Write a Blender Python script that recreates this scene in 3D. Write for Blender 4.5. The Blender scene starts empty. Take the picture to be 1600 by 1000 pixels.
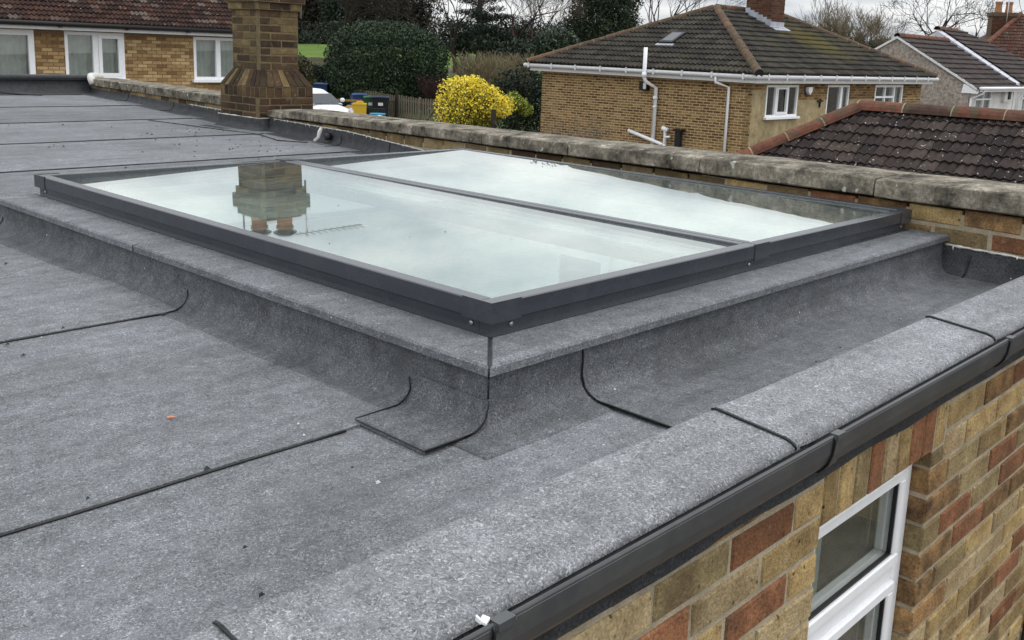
import bpy, math, random
import numpy as np
from mathutils import Vector, Matrix, noise
R = math.radians
rnd = random.Random(7)
nr = np.random.default_rng(7)
scn = bpy.context.scene
col = scn.collection
# ------------------------------------------------------------------ camera
FPX, PITCH, ROLL, YAW = 1542.79, 0.20148, -0.03896, 0.82810
cam_d = bpy.data.cameras.new('camera')
cam = bpy.data.objects.new('camera', cam_d)
col.objects.link(cam)
rt = Vector((math.cos(YAW), -math.sin(YAW), 0))
fw = Vector((math.sin(YAW) * math.cos(PITCH), math.cos(YAW) * math.cos(PITCH), -math.sin(PITCH)))
up = rt.cross(fw)
r2 = math.cos(ROLL) * rt - math.sin(ROLL) * up
u2 = math.sin(ROLL) * rt + math.cos(ROLL) * up
mw = Matrix((r2, u2, -fw)).transposed().to_4x4()
mw.translation = (0, 0, 0.7905)
cam.matrix_world = mw
cam_d.sensor_width = 36
cam_d.lens = 36 * FPX / 1600
cam_d.shift_x = -0.0204
cam_d.shift_y = -0.0667
cam_d.clip_start = 0.02
cam_d.clip_end = 1500
scn.camera = cam
# ------------------------------------------------------------------ view, sky, sun
scn.view_settings.view_transform = 'Standard'
scn.view_settings.look = 'None'
scn.view_settings.exposure = 0.0
scn.view_settings.gamma = 1.0
scn.view_settings.use_curve_mapping = False
SUN_EL, SUN_AZ = R(56), R(140)          # compass style: 0 = +Y, clockwise
world = bpy.data.worlds.new('World')
scn.world = world
world.use_nodes = True
nt = world.node_tree
for n in list(nt.nodes): nt.nodes.remove(n)
def N(t, typ, **kw):
    n = t.nodes.new(typ)
    for k, v in kw.items():
        if k.startswith('i_'):
            key = k[2:]
            n.inputs[int(key) if key.isdigit() else key.replace('_', ' ')].default_value = v
        else: setattr(n, k, v)
    return n
out = N(nt, 'ShaderNodeOutputWorld')
bg = N(nt, 'ShaderNodeBackground'); bg.inputs['Strength'].default_value = 0.1
sky = N(nt, 'ShaderNodeTexSky', sky_type='NISHITA', sun_disc=False, sun_elevation=SUN_EL, sun_rotation=SUN_AZ)
tc = N(nt, 'ShaderNodeTexCoord')
sep = N(nt, 'ShaderNodeSeparateXYZ')
nt.links.new(tc.outputs['Generated'], sep.inputs[0])
zc = N(nt, 'ShaderNodeMath', operation='MAXIMUM', i_1=0.0); nt.links.new(sep.outputs['Z'], zc.inputs[0])
za = N(nt, 'ShaderNodeMath', operation='ADD', i_1=0.16); nt.links.new(zc.outputs[0], za.inputs[0])
dx = N(nt, 'ShaderNodeMath', operation='DIVIDE'); nt.links.new(sep.outputs['X'], dx.inputs[0]); nt.links.new(za.outputs[0], dx.inputs[1])
dy = N(nt, 'ShaderNodeMath', operation='DIVIDE'); nt.links.new(sep.outputs['Y'], dy.inputs[0]); nt.links.new(za.outputs[0], dy.inputs[1])
cmb = N(nt, 'ShaderNodeCombineXYZ'); nt.links.new(dx.outputs[0], cmb.inputs[0]); nt.links.new(dy.outputs[0], cmb.inputs[1])
cn = N(nt, 'ShaderNodeTexNoise'); cn.inputs['Scale'].default_value = 1.5; cn.inputs['Detail'].default_value = 7; cn.inputs['Roughness'].default_value = 0.52
nt.links.new(cmb.outputs[0], cn.inputs['Vector'])
cr = N(nt, 'ShaderNodeValToRGB')
cr.color_ramp.elements[0].position = 0.36; cr.color_ramp.elements[0].color = (5.7, 6.15, 6.7, 1)
cr.color_ramp.elements[1].position = 0.62; cr.color_ramp.elements[1].color = (10.2, 10.3, 10.3, 1)
nt.links.new(cn.outputs['Fac'], cr.inputs[0])
ze = N(nt, 'ShaderNodeMapRange'); ze.inputs['From Max'].default_value = 0.45; ze.inputs['To Min'].default_value = 0.88; ze.inputs['To Max'].default_value = 1.9
nt.links.new(zc.outputs[0], ze.inputs['Value'])
cs = N(nt, 'ShaderNodeVectorMath', operation='SCALE'); nt.links.new(cr.outputs[0], cs.inputs[0]); nt.links.new(ze.outputs[0], cs.inputs['Scale'])
mx = N(nt, 'ShaderNodeMix', data_type='RGBA'); mx.inputs['Factor'].default_value = 0.94
nt.links.new(sky.outputs[0], mx.inputs['A']); nt.links.new(cs.outputs[0], mx.inputs['B'])
nt.links.new(mx.outputs['Result'], bg.inputs['Color']); nt.links.new(bg.outputs[0], out.inputs[0])
sun_d = bpy.data.lights.new('sun', 'SUN'); sun_d.energy = 0.8; sun_d.angle = R(25); sun_d.color = (1, .96, .9)
sun = bpy.data.objects.new('sun', sun_d); col.objects.link(sun)
sv = Vector((math.sin(SUN_AZ) * math.cos(SUN_EL), math.cos(SUN_AZ) * math.cos(SUN_EL), math.sin(SUN_EL)))
sun.rotation_euler = (-sv).to_track_quat('-Z', 'Y').to_euler()
sun.location = (0, 0, 30)

# ------------------------------------------------------------------ materials
MATS = {}
def mat(name, rough=0.8, spec=0.3, metal=0.0):
    m = bpy.data.materials.new(name); m.use_nodes = True
    b = m.node_tree.nodes['Principled BSDF']
    b.inputs['Roughness'].default_value = rough
    b.inputs['Specular IOR Level'].default_value = spec
    b.inputs['Metallic'].default_value = metal
    MATS[name] = m
    return m, m.node_tree, b
def ramp(t, src, stops):
    n = t.nodes.new('ShaderNodeValToRGB')
    e = n.color_ramp.elements
    while len(e) < len(stops): e.new(0.5)
    for i, (p, c) in enumerate(stops):
        e[i].position = p; e[i].color = (*c, 1) if len(c) == 3 else c
    t.links.new(src, n.inputs[0]); return n.outputs[0]
def noise_tex(t, vec, scale, detail=3, rough=.55, dist=0.0):
    n = t.nodes.new('ShaderNodeTexNoise')
    n.inputs['Scale'].default_value = scale; n.inputs['Detail'].default_value = detail
    n.inputs['Roughness'].default_value = rough; n.inputs['Distortion'].default_value = dist
    if vec is not None: t.links.new(vec, n.inputs['Vector'])
    return n.outputs['Fac']
def mixc(t, fac, a, b, mode='MIX'):
    n = t.nodes.new('ShaderNodeMix'); n.data_type = 'RGBA'; n.blend_type = mode
    for k, v in (('Factor', fac), ('A', a), ('B', b)):
        if isinstance(v, (int, float)): n.inputs[k].default_value = v
        elif isinstance(v, tuple): n.inputs[k].default_value = (*v, 1)
        else: t.links.new(v, n.inputs[k])
    return n.outputs['Result']
def bump(t, b, src, strength=.3, dist=.01):
    n = t.nodes.new('ShaderNodeBump'); n.inputs['Strength'].default_value = strength; n.inputs['Distance'].default_value = dist
    t.links.new(src, n.inputs['Height']); t.links.new(n.outputs[0], b.inputs['Normal'])
def coords(t, kind='Object', scale=None):
    c = t.nodes.new('ShaderNodeTexCoord'); o = c.outputs[kind]
    if scale:
        m = t.nodes.new('ShaderNodeMapping'); m.inputs['Scale'].default_value = scale
        t.links.new(o, m.inputs['Vector']); o = m.outputs[0]
    return o
def wpos(t):
    return t.nodes.new('ShaderNodeNewGeometry').outputs['Position']
def rnd_island(t): return t.nodes.new('ShaderNodeNewGeometry').outputs['Random Per Island']
def rnd_object(t): return t.nodes.new('ShaderNodeObjectInfo').outputs['Random']

def flat(name, c, rough=.6, spec=.35, metal=0., var=.12, scale=30):
    m, t, b = mat(name, rough, spec, metal)
    f = noise_tex(t, coords(t), scale, 4)
    o = ramp(t, f, [(.25, tuple(x * (1 - var) for x in c)), (.75, tuple(min(1, x * (1 + var)) for x in c))])
    t.links.new(o, b.inputs['Base Color'])
    return m

def worn(name, c, dusty, rough, spec):
    m, t, b = mat(name, rough, spec)
    P = wpos(t)
    f = noise_tex(t, P, 9, 7, .75, .4); f2 = noise_tex(t, P, 70, 4, .7)
    o = mixc(t, ramp(t, f, [(.45, (0, 0, 0)), (.72, (.7, .7, .7))]), c, dusty)
    o = mixc(t, ramp(t, f2, [(.66, (0, 0, 0)), (.74, (.35, .35, .35))]), o, (.16, .16, .155))
    t.links.new(o, b.inputs['Base Color'])
    mr = N(t, 'ShaderNodeMapRange'); mr.inputs['To Min'].default_value = rough * .75; mr.inputs['To Max'].default_value = rough * 1.7
    t.links.new(f, mr.inputs['Value']); t.links.new(mr.outputs[0], b.inputs['Roughness'])
    return m
def felt(name, k=1.0, tint=(.965, 1, 1.055), flk=118):
    m, t, b = mat(name, .82, .25)
    P = wpos(t)
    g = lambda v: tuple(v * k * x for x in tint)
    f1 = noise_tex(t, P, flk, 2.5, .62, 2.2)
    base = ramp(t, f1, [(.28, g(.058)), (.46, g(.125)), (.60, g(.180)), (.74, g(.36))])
    f2 = noise_tex(t, P, 260, 1, .5, 1.2)
    fl = ramp(t, f2, [(.60, (0, 0, 0)), (.74, (1, 1, 1))])
    base = mixc(t, fl, base, g(.36))
    f3 = noise_tex(t, P, 1.3, 6, .7)
    lo = ramp(t, f3, [(.3, (.74, .74, .74)), (.7, (1.18, 1.18, 1.2))])
    base = mixc(t, 1.0, base, lo, 'MULTIPLY')
    f4 = noise_tex(t, P, 22, 3, .6)
    lo2 = ramp(t, f4, [(.3, (.80, .80, .80)), (.7, (1.14, 1.14, 1.14))])
    base = mixc(t, 1.0, base, lo2, 'MULTIPLY')
    # white grains and black specks
    ms = N(t, 'ShaderNodeMapping'); ms.inputs['Scale'].default_value = (.9, 7, 7); t.links.new(P, ms.inputs['Vector'])
    fs_ = noise_tex(t, ms.outputs[0], 1.6, 6, .68, .5)      # streaks along the roll
    base = mixc(t, 1.0, base, ramp(t, fs_, [(.3, (.74, .74, .74)), (.5, (1, 1, 1)), (.72, (1.2, 1.2, 1.22))]), 'MULTIPLY')
    hv = N(t, 'ShaderNodeHueSaturation'); mo = N(t, 'ShaderNodeMapRange'); mo.inputs['To Min'].default_value = .88; mo.inputs['To Max'].default_value = 1.08
    t.links.new(rnd_object(t), mo.inputs['Value']); t.links.new(mo.outputs[0], hv.inputs['Value']); t.links.new(base, hv.inputs['Color']); base = hv.outputs[0]
    f5 = noise_tex(t, P, 3.4, 7, .72, .6)
    base = mixc(t, ramp(t, f5, [(.53, (0, 0, 0)), (.70, (.6, .6, .6))]), base, g(.105))
    f6 = noise_tex(t, P, 2.6, 6, .7, 1.0)
    base = mixc(t, ramp(t, f6, [(.58, (0, 0, 0)), (.74, (.35, .35, .35))]), base, (.24 * k, .24 * k, .27 * k))
    vo = t.nodes.new('ShaderNodeTexVoronoi'); vo.inputs['Scale'].default_value = 9
    t.links.new(P, vo.inputs['Vector'])
    sp = ramp(t, vo.outputs['Distance'], [(.022, (1, 1, 1)), (.03, (0, 0, 0))])
    base = mixc(t, sp, base, (.6, .6, .58))
    t.links.new(base, b.inputs['Base Color'])
    bump(t, b, f1, .5, .004)
    return m
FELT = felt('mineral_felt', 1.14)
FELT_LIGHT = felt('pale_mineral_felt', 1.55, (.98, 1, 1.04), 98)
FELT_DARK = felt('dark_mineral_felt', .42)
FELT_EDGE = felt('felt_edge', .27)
FELT_KERB = felt('kerb_mineral_felt', .84)  # roof felt darkened for the kerb upstand, its shade put into the colour
BITUMEN = flat('bitumen', (.012, .012, .013), .45, .4)
def brickmat(name, a, b_, pit=.5, stain=None, burn=.42, smear=.4):
    m, t, b = mat(name, .88, .2)
    C = coords(t)
    r = rnd_object(t)
    mul = t.nodes.new('ShaderNodeVectorMath'); mul.operation = 'ADD'
    sc = t.nodes.new('ShaderNodeMath'); sc.operation = 'MULTIPLY'; sc.inputs[1].default_value = 37.0
    t.links.new(r, sc.inputs[0]); t.links.new(C, mul.inputs[0]); t.links.new(sc.outputs[0], mul.inputs[1])
    V = mul.outputs[0]
    f = noise_tex(t, V, 13, 5, .68)
    base = ramp(t, f, [(.32, b_), (.5, tuple((x + y) / 2 for x, y in zip(a, b_))), (.66, a)])
    fb = noise_tex(t, V, 3.6, 3, .6)
    base = mixc(t, ramp(t, fb, [(.44, (0, 0, 0)), (.64, (burn, burn, burn))]), base, (.125, .066, .036))
    fd = noise_tex(t, wpos(t), 7, 6, .7)
    base = mixc(t, ramp(t, fd, [(.52, (0, 0, 0)), (.72, (.42, .42, .42))]), base, (.10, .078, .045))
    hv = t.nodes.new('ShaderNodeHueSaturation')
    mr = t.nodes.new('ShaderNodeMapRange'); mr.inputs['To Min'].default_value = .72; mr.inputs['To Max'].default_value = 1.22
    t.links.new(r, mr.inputs['Value']); t.links.new(mr.outputs[0], hv.inputs['Value'])
    t.links.new(base, hv.inputs['Color']); base = hv.outputs[0]
    f2 = noise_tex(t, V, 140, 2, .7)
    base = mixc(t, 1.0, base, ramp(t, f2, [(.3, (.62, .62, .62)), (.7, (1.22, 1.22, 1.22))]), 'MULTIPLY')
    vo = t.nodes.new('ShaderNodeTexVoronoi'); vo.inputs['Scale'].default_value = 36
    t.links.new(V, vo.inputs['Vector'])
    pf = ramp(t, vo.outputs['Distance'], [(.10, (1, 1, 1)), (.20, (0, 0, 0))])
    f3 = noise_tex(t, V, 30, 1)
    pk = ramp(t, f3, [(.46, (0, 0, 0)), (.58, (pit,) * 3)])
    pm = mixc(t, 1.0, pf, pk, 'MULTIPLY')
    base = mixc(t, pm, base, (.02, .014, .01))
    fm = noise_tex(t, V, 24, 5, .75)
    base = mixc(t, ramp(t, fm, [(.60, (0, 0, 0)), (.70, (smear, smear, smear))]), base, (.42, .36, .26))
    if stain:
        fs = noise_tex(t, wpos(t), 5, 4, .6)
        base = mixc(t, ramp(t, fs, [(.48, (0, 0, 0)), (.68, (.8, .8, .8))]), base, stain)
    t.links.new(base, b.inputs['Base Color'])
    bump(t, b, mixc(t, .5, f2, f), 1.0, .006)
    return m
BR_Y = brickmat('yellow_stock_brick', (.56, .41, .185), (.29, .19, .085), .9)
BR_P = brickmat('pale_stock_brick', (.52, .41, .24), (.34, .245, .12), .8)
BR_R = brickmat('red_brick', (.37, .165, .08), (.17, .075, .04), .6)
BR_M = brickmat('multi_brick', (.42, .25, .105), (.08, .048, .03), .6)
BR_G = brickmat('olive_brick', (.38, .30, .15), (.19, .14, .072), .6)
CH_D = brickmat('sooty_brick', (.062, .037, .026), (.024, .017, .013), .2, (.05, .042, .022))
CH_M = brickmat('weathered_brown_brick', (.105, .066, .037), (.048, .031, .02), .3, (.075, .062, .028))
CH_L = brickmat('weathered_yellow_brick', (.25, .18, .085), (.11, .078, .038), .4, (.12, .098, .042))
def mortarmat(name, c):
    m, t, b = mat(name, .95, .1)
    P = wpos(t)
    f = noise_tex(t, P, 18, 5, .65)
    o = ramp(t, f, [(.3, tuple(x * .62 for x in c)), (.7, tuple(x * 1.12 for x in c))])
    f2 = noise_tex(t, P, 260, 2)
    o = mixc(t, 1.0, o, ramp(t, f2, [(.3, (.8, .8, .8)), (.7, (1.12, 1.12, 1.12))]), 'MULTIPLY')
    t.links.new(o, b.inputs['Base Color']); bump(t, b, f2, .7, .004)
    return m
MORTAR = mortarmat('mortar', (.45, .385, .28))
MORTAR_D = mortarmat('sooty_mortar', (.19, .145, .082))
WHITE_M = mortarmat('white_mortar', (.72, .70, .66))
def stonemat():
    m, t, b = mat('weathered_concrete', .92, .15)
    P = wpos(t)
    f = noise_tex(t, P, 7, 6, .68)
    o = ramp(t, f, [(.34, (.036, .033, .027)), (.47, (.165, .147, .115)), (.60, (.30, .265, .21)), (.74, (.50, .46, .39))])
    f2 = noise_tex(t, P, 60, 5, .75)
    o = mixc(t, 1.0, o, ramp(t, f2, [(.3, (.42, .42, .42)), (.65, (1.2, 1.2, 1.2))]), 'MULTIPLY')
    f3 = noise_tex(t, P, 24, 2, .5)
    o = mixc(t, ramp(t, f3, [(.66, (0, 0, 0)), (.72, (.8, .8, .8))]), o, (.52, .50, .45))
    f4 = noise_tex(t, P, 15, 3, .6)
    o = mixc(t, ramp(t, f4, [(.62, (0, 0, 0)), (.72, (.7, .7, .7))]), o, (.035, .033, .028))
    t.links.new(o, b.inputs['Base Color']); bump(t, b, f2, .8, .006)
    return m
STONE = stonemat()
ANTH = worn('anthracite_aluminium', (.029, .034, .044), (.048, .052, .059), .22, .9)
GUTTER = worn('grey_pvc', (.050, .053, .058), (.095, .096, .094), .34, .5)
SCREW = flat('steel', (.45, .45, .46), .35, .5, .8)
WHITE = flat('white_upvc', (.84, .85, .87), .35, .5, 0, .05, 20)
LILAC = flat('pale_grey_cladding', (.52, .52, .58), .5, .4, 0, .06, 4)
WHITE_OLD = flat('weathered_white_upvc', (.66, .67, .68), .45, .4, 0, .1, 12)
PLASTER = flat('white_plaster', (.84, .85, .84), .8, .2, 0, .03, 6)
GREYPLY = flat('grey_primer', (.50, .50, .53), .7, .2, 0, .05, 6)
GREYDOOR = flat('grey_door_glass', (.13, .14, .155), .5, .3, 0, .05, 6)
BLACKP = flat('black_plastic', (.012, .012, .013), .5, .4)
DARK = flat('dark_room', (.03, .032, .034), .8, .2)
CURTAIN = flat('net_curtain', (.50, .54, .51), .9, .1, 0, .2, 4)
def glassmat(name, tint, power=1.0, extra=0.0, gcol=(1, 1, 1), dust=.03):
    m, t, b = mat(name)
    t.nodes.remove(b)
    o = t.nodes['Material Output']
    tr = N(t, 'ShaderNodeBsdfTransparent'); tr.inputs[0].default_value = (*tint, 1)
    gl = N(t, 'ShaderNodeBsdfGlossy'); gl.inputs['Roughness'].default_value = 0.0; gl.inputs['Color'].default_value = (*gcol, 1)
    ge = N(t, 'ShaderNodeNewGeometry')
    d = N(t, 'ShaderNodeVectorMath', operation='DOT_PRODUCT')
    t.links.new(ge.outputs['Normal'], d.inputs[0]); t.links.new(ge.outputs['Incoming'], d.inputs[1])
    a = N(t, 'ShaderNodeMath', operation='ABSOLUTE'); t.links.new(d.outputs['Value'], a.inputs[0])
    s = N(t, 'ShaderNodeMath', operation='SUBTRACT'); s.inputs[0].default_value = 1; t.links.new(a.outputs[0], s.inputs[1])
    p = N(t, 'ShaderNodeMath', operation='POWER'); p.inputs[1].default_value = 5; t.links.new(s.outputs[0], p.inputs[0])
    k = N(t, 'ShaderNodeMath', operation='MULTIPLY_ADD', use_clamp=True); k.inputs[1].default_value = .95 * power; k.inputs[2].default_value = .045 + extra
    t.links.new(p.outputs[0], k.inputs[0])
    mxs = N(t, 'ShaderNodeMixShader')
    t.links.new(k.outputs[0], mxs.inputs[0]); t.links.new(tr.outputs[0], mxs.inputs[1]); t.links.new(gl.outputs[0], mxs.inputs[2])
    P = wpos(t)                                     # a film of dust and dried water marks
    f = noise_tex(t, P, 5, 6, .7, .8); f2 = noise_tex(t, P, 45, 3, .6)
    mu = N(t, 'ShaderNodeMath', operation='MULTIPLY'); t.links.new(f, mu.inputs[0]); t.links.new(f2, mu.inputs[1])
    mr = N(t, 'ShaderNodeMapRange'); mr.inputs['From Min'].default_value = .12; mr.inputs['From Max'].default_value = .45; mr.inputs['To Max'].default_value = dust
    t.links.new(mu.outputs[0], mr.inputs['Value'])
    df_ = N(t, 'ShaderNodeBsdfDiffuse'); df_.inputs[0].default_value = (.6, .62, .6, 1)
    mx2 = N(t, 'ShaderNodeMixShader'); t.links.new(mr.outputs[0], mx2.inputs[0]); t.links.new(mxs.outputs[0], mx2.inputs[1]); t.links.new(df_.outputs[0], mx2.inputs[2])
    t.links.new(mx2.outputs[0], o.inputs['Surface'])
    return m
GLASS = glassmat('skylight_glass', (.92, .985, .955), 1.25, .03, (.965, 1, .975), .10)
WGLASS = glassmat('window_glass', (.86, .875, .865), .9, .02)
def tilemat(name, stops, spots=None, moss=None, patch=None):
    m, t, b = mat(name, .85, .2)
    P = wpos(t)
    r = rnd_island(t); ro = rnd_object(t)
    ad = t.nodes.new('ShaderNodeMath'); ad.operation = 'ADD'; t.links.new(r, ad.inputs[0]); t.links.new(ro, ad.inputs[1])
    fr = t.nodes.new('ShaderNodeMath'); fr.operation = 'FRACT'; t.links.new(ad.outputs[0], fr.inputs[0])
    o = ramp(t, fr.outputs[0], stops)
    f = noise_tex(t, P, 14, 4, .65)
    o = mixc(t, 1.0, o, ramp(t, f, [(.3, (.65, .65, .65)), (.7, (1.25, 1.25, 1.25))]), 'MULTIPLY')
    if spots:
        f2 = noise_tex(t, P, spots[0], 2, .5)
        o = mixc(t, ramp(t, f2, [(spots[1], (0, 0, 0)), (spots[1] + .03, (1, 1, 1))]), o, spots[2])
    if moss:
        f3 = noise_tex(t, P, .9, 4, .6)
        o = mixc(t, ramp(t, f3, [(.56, (0, 0, 0)), (.75, (.6, .6, .6))]), o, moss)
    if patch:                                       # a clump of yellow moss at a place on the roof
        d_ = N(t, 'ShaderNodeVectorMath', operation='DISTANCE'); d_.inputs[1].default_value = patch[:3]; t.links.new(P, d_.inputs[0])
        f4 = noise_tex(t, P, 5, 5, .75)
        ad2 = N(t, 'ShaderNodeMath', operation='MULTIPLY_ADD'); ad2.inputs[1].default_value = 3.2; t.links.new(f4, ad2.inputs[0]); t.links.new(d_.outputs['Value'], ad2.inputs[2])
        o = mixc(t, ramp(t, ad2.outputs[0], [(.0, (1, 1, 1)), (.01, (1, 1, 1))]) if False else mossfac(t, ad2.outputs[0], patch[3]), o, (.16, .135, .02))
    t.links.new(o, b.inputs['Base Color']); bump(t, b, f, .4, .01)
    return m
def mossfac(t, src, rad):
    mr = N(t, 'ShaderNodeMapRange'); mr.inputs['From Min'].default_value = rad + .5; mr.inputs['From Max'].default_value = rad + 1.6; mr.inputs['To Min'].default_value = .36; mr.inputs['To Max'].default_value = 0
    t.links.new(src, mr.inputs['Value']); return mr.outputs[0]
T_HIP = tilemat('brown_concrete_tile', [(0, (.026, .024, .021)), (.5, (.041, .037, .031)), (1, (.062, .054, .044))], None, (.065, .062, .03), (29.3, 15.4, 1.4, 1.7))
T_GAR = tilemat('lichened_dark_tile', [(0, (.024, .018, .017)), (.6, (.040, .029, .027)), (1, (.066, .050, .042))], (33, .69, (.50, .48, .45)))
T_LEFT = tilemat('red_brown_tile', [(0, (.032, .022, .019)), (.5, (.062, .033, .027)), (.85, (.082, .042, .032)), (1, (.15, .12, .10))], (20, .70, (.45, .42, .38)))
T_GREY = tilemat('dark_brown_tile', [(0, (.05, .042, .04)), (1, (.08, .065, .06))])
T_RED = tilemat('orange_red_tile', [(0, (.05, .026, .019)), (.6, (.095, .038, .025)), (1, (.07, .05, .04))], (12, .68, (.4, .38, .3)))
RIDGE = tilemat('red_ridge_tile', [(0, (.13, .056, .038)), (.6, (.20, .078, .048)), (1, (.075, .045, .034))], (11, .585, (.085, .068, .045)), (.06, .05, .034))
RIDGE_B = tilemat('brown_ridge_tile', [(0, (.075, .052, .038)), (.7, (.11, .068, .046)), (1, (.16, .085, .052))], (11, .60, (.13, .105, .045)), (.10, .085, .04))
POT = flat('terracotta', (.33, .16, .09), .8, .2, 0, .2, 8)
LEAD = flat('lead_flashing', (.36, .38, .43), .55, .4, .0, .25, 5)
def islandbrick(name, stops):
    m, t, b = mat(name, .9, .15)
    o = ramp(t, rnd_island(t), stops)
    f = noise_tex(t, wpos(t), 40, 3, .6)
    o = mixc(t, 1.0, o, ramp(t, f, [(.3, (.75, .75, .75)), (.7, (1.2, 1.2, 1.2))]), 'MULTIPLY')
    t.links.new(o, b.inputs['Base Color'])
    return m
B_HIP = islandbrick('yellow_brown_brick', [(0, (.09, .048, .024)), (.3, (.165, .093, .04)), (.75, (.24, .145, .062)), (1, (.34, .22, .10))])
B_LEFT = islandbrick('buff_brick', [(0, (.17, .10, .05)), (.35, (.29, .18, .085)), (.75, (.40, .27, .13)), (1, (.50, .37, .20))])
B_CHIM2 = islandbrick('dark_red_brick', [(0, (.06, .028, .02)), (1, (.125, .055, .036))])
M_CHIM2 = mortarmat('brown_mortar', (.15, .105, .07))
M_HIP = mortarmat('pale_mortar', (.58, .45, .26))
M_LEFT = mortarmat('buff_mortar', (.28, .20, .115))
def rendermat(name, a, c, sc):
    m, t, b = mat(name, .95, .1)
    P = wpos(t)
    f = noise_tex(t, P, sc, 6, .75)
    o = ramp(t, f, [(.32, a), (.62, c)])
    f2 = noise_tex(t, P, 1.2, 4)
    o = mixc(t, 1.0, o, ramp(t, f2, [(.3, (.82, .82, .82)), (.7, (1.1, 1.1, 1.1))]), 'MULTIPLY')
    t.links.new(o, b.inputs['Base Color']); bump(t, b, f, .6, .02)
    return m
R_PEB = rendermat('grey_pebbledash', (.12, .10, .088), (.46, .41, .36), 9)
R_YEL = rendermat('worn_yellow_render', (.24, .185, .10), (.42, .34, .20), 6)
R_WHT = rendermat('white_render', (.62, .60, .57), (.74, .73, .71), 3)
def leafmat(name, stops, rough=.6):
    m, t, b = mat(name, rough, .3)
    o = ramp(t, rnd_island(t), stops)
    t.links.new(o, b.inputs['Base Color'])
    return m
L_HEDGE = leafmat('hedge_leaf', [(0, (.010, .020, .012)), (.5, (.022, .042, .020)), (.85, (.040, .070, .030)), (1, (.075, .11, .05))])
L_DARK = leafmat('dark_evergreen', [(0, (.006, .012, .008)), (.6, (.014, .026, .015)), (1, (.032, .05, .025))])
L_PINE = leafmat('pine_needles', [(0, (.005, .011, .008)), (.6, (.012, .022, .014)), (1, (.03, .045, .028))])
L_YEW = leafmat('yew_needles', [(0, (.008, .016, .008)), (.6, (.022, .036, .015)), (1, (.05, .07, .03))])
L_HOLLY = leafmat('holly_leaf', [(0, (.012, .022, .013)), (.6, (.035, .055, .028)), (1, (.10, .14, .09))], .4)
L_YEL = leafmat('yellow_leaf', [(0, (.35, .26, .02)), (.12, (.85, .66, .04)), (.6, (.95, .80, .07)), (.9, (.95, .86, .20)), (1, (.50, .50, .08))], .5)
L_YELIN = leafmat('yellow_green_leaf', [(0, (.03, .035, .01)), (.5, (.12, .12, .02)), (1, (.35, .30, .04))], .5)
L_LIME = leafmat('lime_leaf', [(0, (.10, .14, .02)), (.6, (.30, .36, .06)), (1, (.48, .52, .12))], .5)
L_WOOD = leafmat('winter_twigs', [(0, (.010, .010, .007)), (.6, (.024, .023, .015)), (.9, (.045, .04, .026)), (1, (.075, .064, .04))])
L_SHRUB = leafmat('olive_leaf', [(0, (.03, .032, .016)), (.6, (.06, .062, .03)), (1, (.10, .095, .05))])
BARK = flat('bark', (.075, .062, .048), .95, .1, 0, .35, 3)
BARK_D = flat('dark_bark', (.035, .029, .024), .95, .1, 0, .3, 3)
TWIG = flat('pale_twig', (.20, .165, .105), .95, .1, 0, .3, 3)
TWIG_G = flat('grey_twig', (.16, .145, .125), .95, .1, 0, .3, 3)
TWIG_R = flat('purple_twig', (.06, .035, .036), .95, .1, 0, .3, 3)
WOOD = flat('grey_fence_wood', (.15, .13, .10), .9, .1, 0, .35, 6)
def grassmat():
    m, t, b = mat('grass', .95, .1)
    P = wpos(t)
    f = noise_tex(t, P, .35, 6, .7); f2 = noise_tex(t, P, 6, 4, .7)
    o = ramp(t, f, [(.3, (.075, .125, .025)), (.7, (.13, .20, .045))])
    o = mixc(t, 1.0, o, ramp(t, f2, [(.3, (.65, .65, .65)), (.7, (1.25, 1.25, 1.25))]), 'MULTIPLY')
    t.links.new(o, b.inputs['Base Color']); return m
GRASS = grassmat()
DIRT = rendermat('paving_and_earth', (.085, .075, .06), (.17, .15, .125), 2)
GRAVEL = rendermat('driveway_gravel', (.10, .085, .07), (.26, .22, .18), 9)
CARW = flat('white_car_paint', (.74, .76, .80), .25, .5, 0, .02, 3)
CARG = flat('car_glass', (.02, .025, .03), .08, .6)
RUBBER = flat('rubber', (.015, .015, .015), .9, .1)
BIN_B = flat('blue_bin', (.018, .05, .14), .5, .35, 0, .1, 5)
BIN_G = flat('green_bin', (.02, .085, .035), .5, .35, 0, .1, 5)
BIN_K = flat('black_bin', (.014, .016, .018), .5, .35, 0, .1, 5)
BIN_L = flat('navy_lid', (.012, .02, .05), .45, .4, 0, .1, 5)
YELP = flat('yellow_plastic', (.62, .40, .03), .5, .35)
BLUP = flat('blue_plastic', (.03, .24, .42), .5, .35)
BAGW = flat('white_bag', (.74, .73, .80), .6, .3, 0, .1, 4)
OLDW = flat('orange_brown_wood', (.30, .15, .06), .85, .2, 0, .3, 8)
CLOTH = flat('tan_cloth', (.32, .22, .12), .95, .1, 0, .3, 6)
ORANGE = flat('orange_scrap', (.70, .22, .09), .6, .3)
MOSS = flat('moss', (.10, .10, .02), .95, .1, 0, .4, 10)

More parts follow.
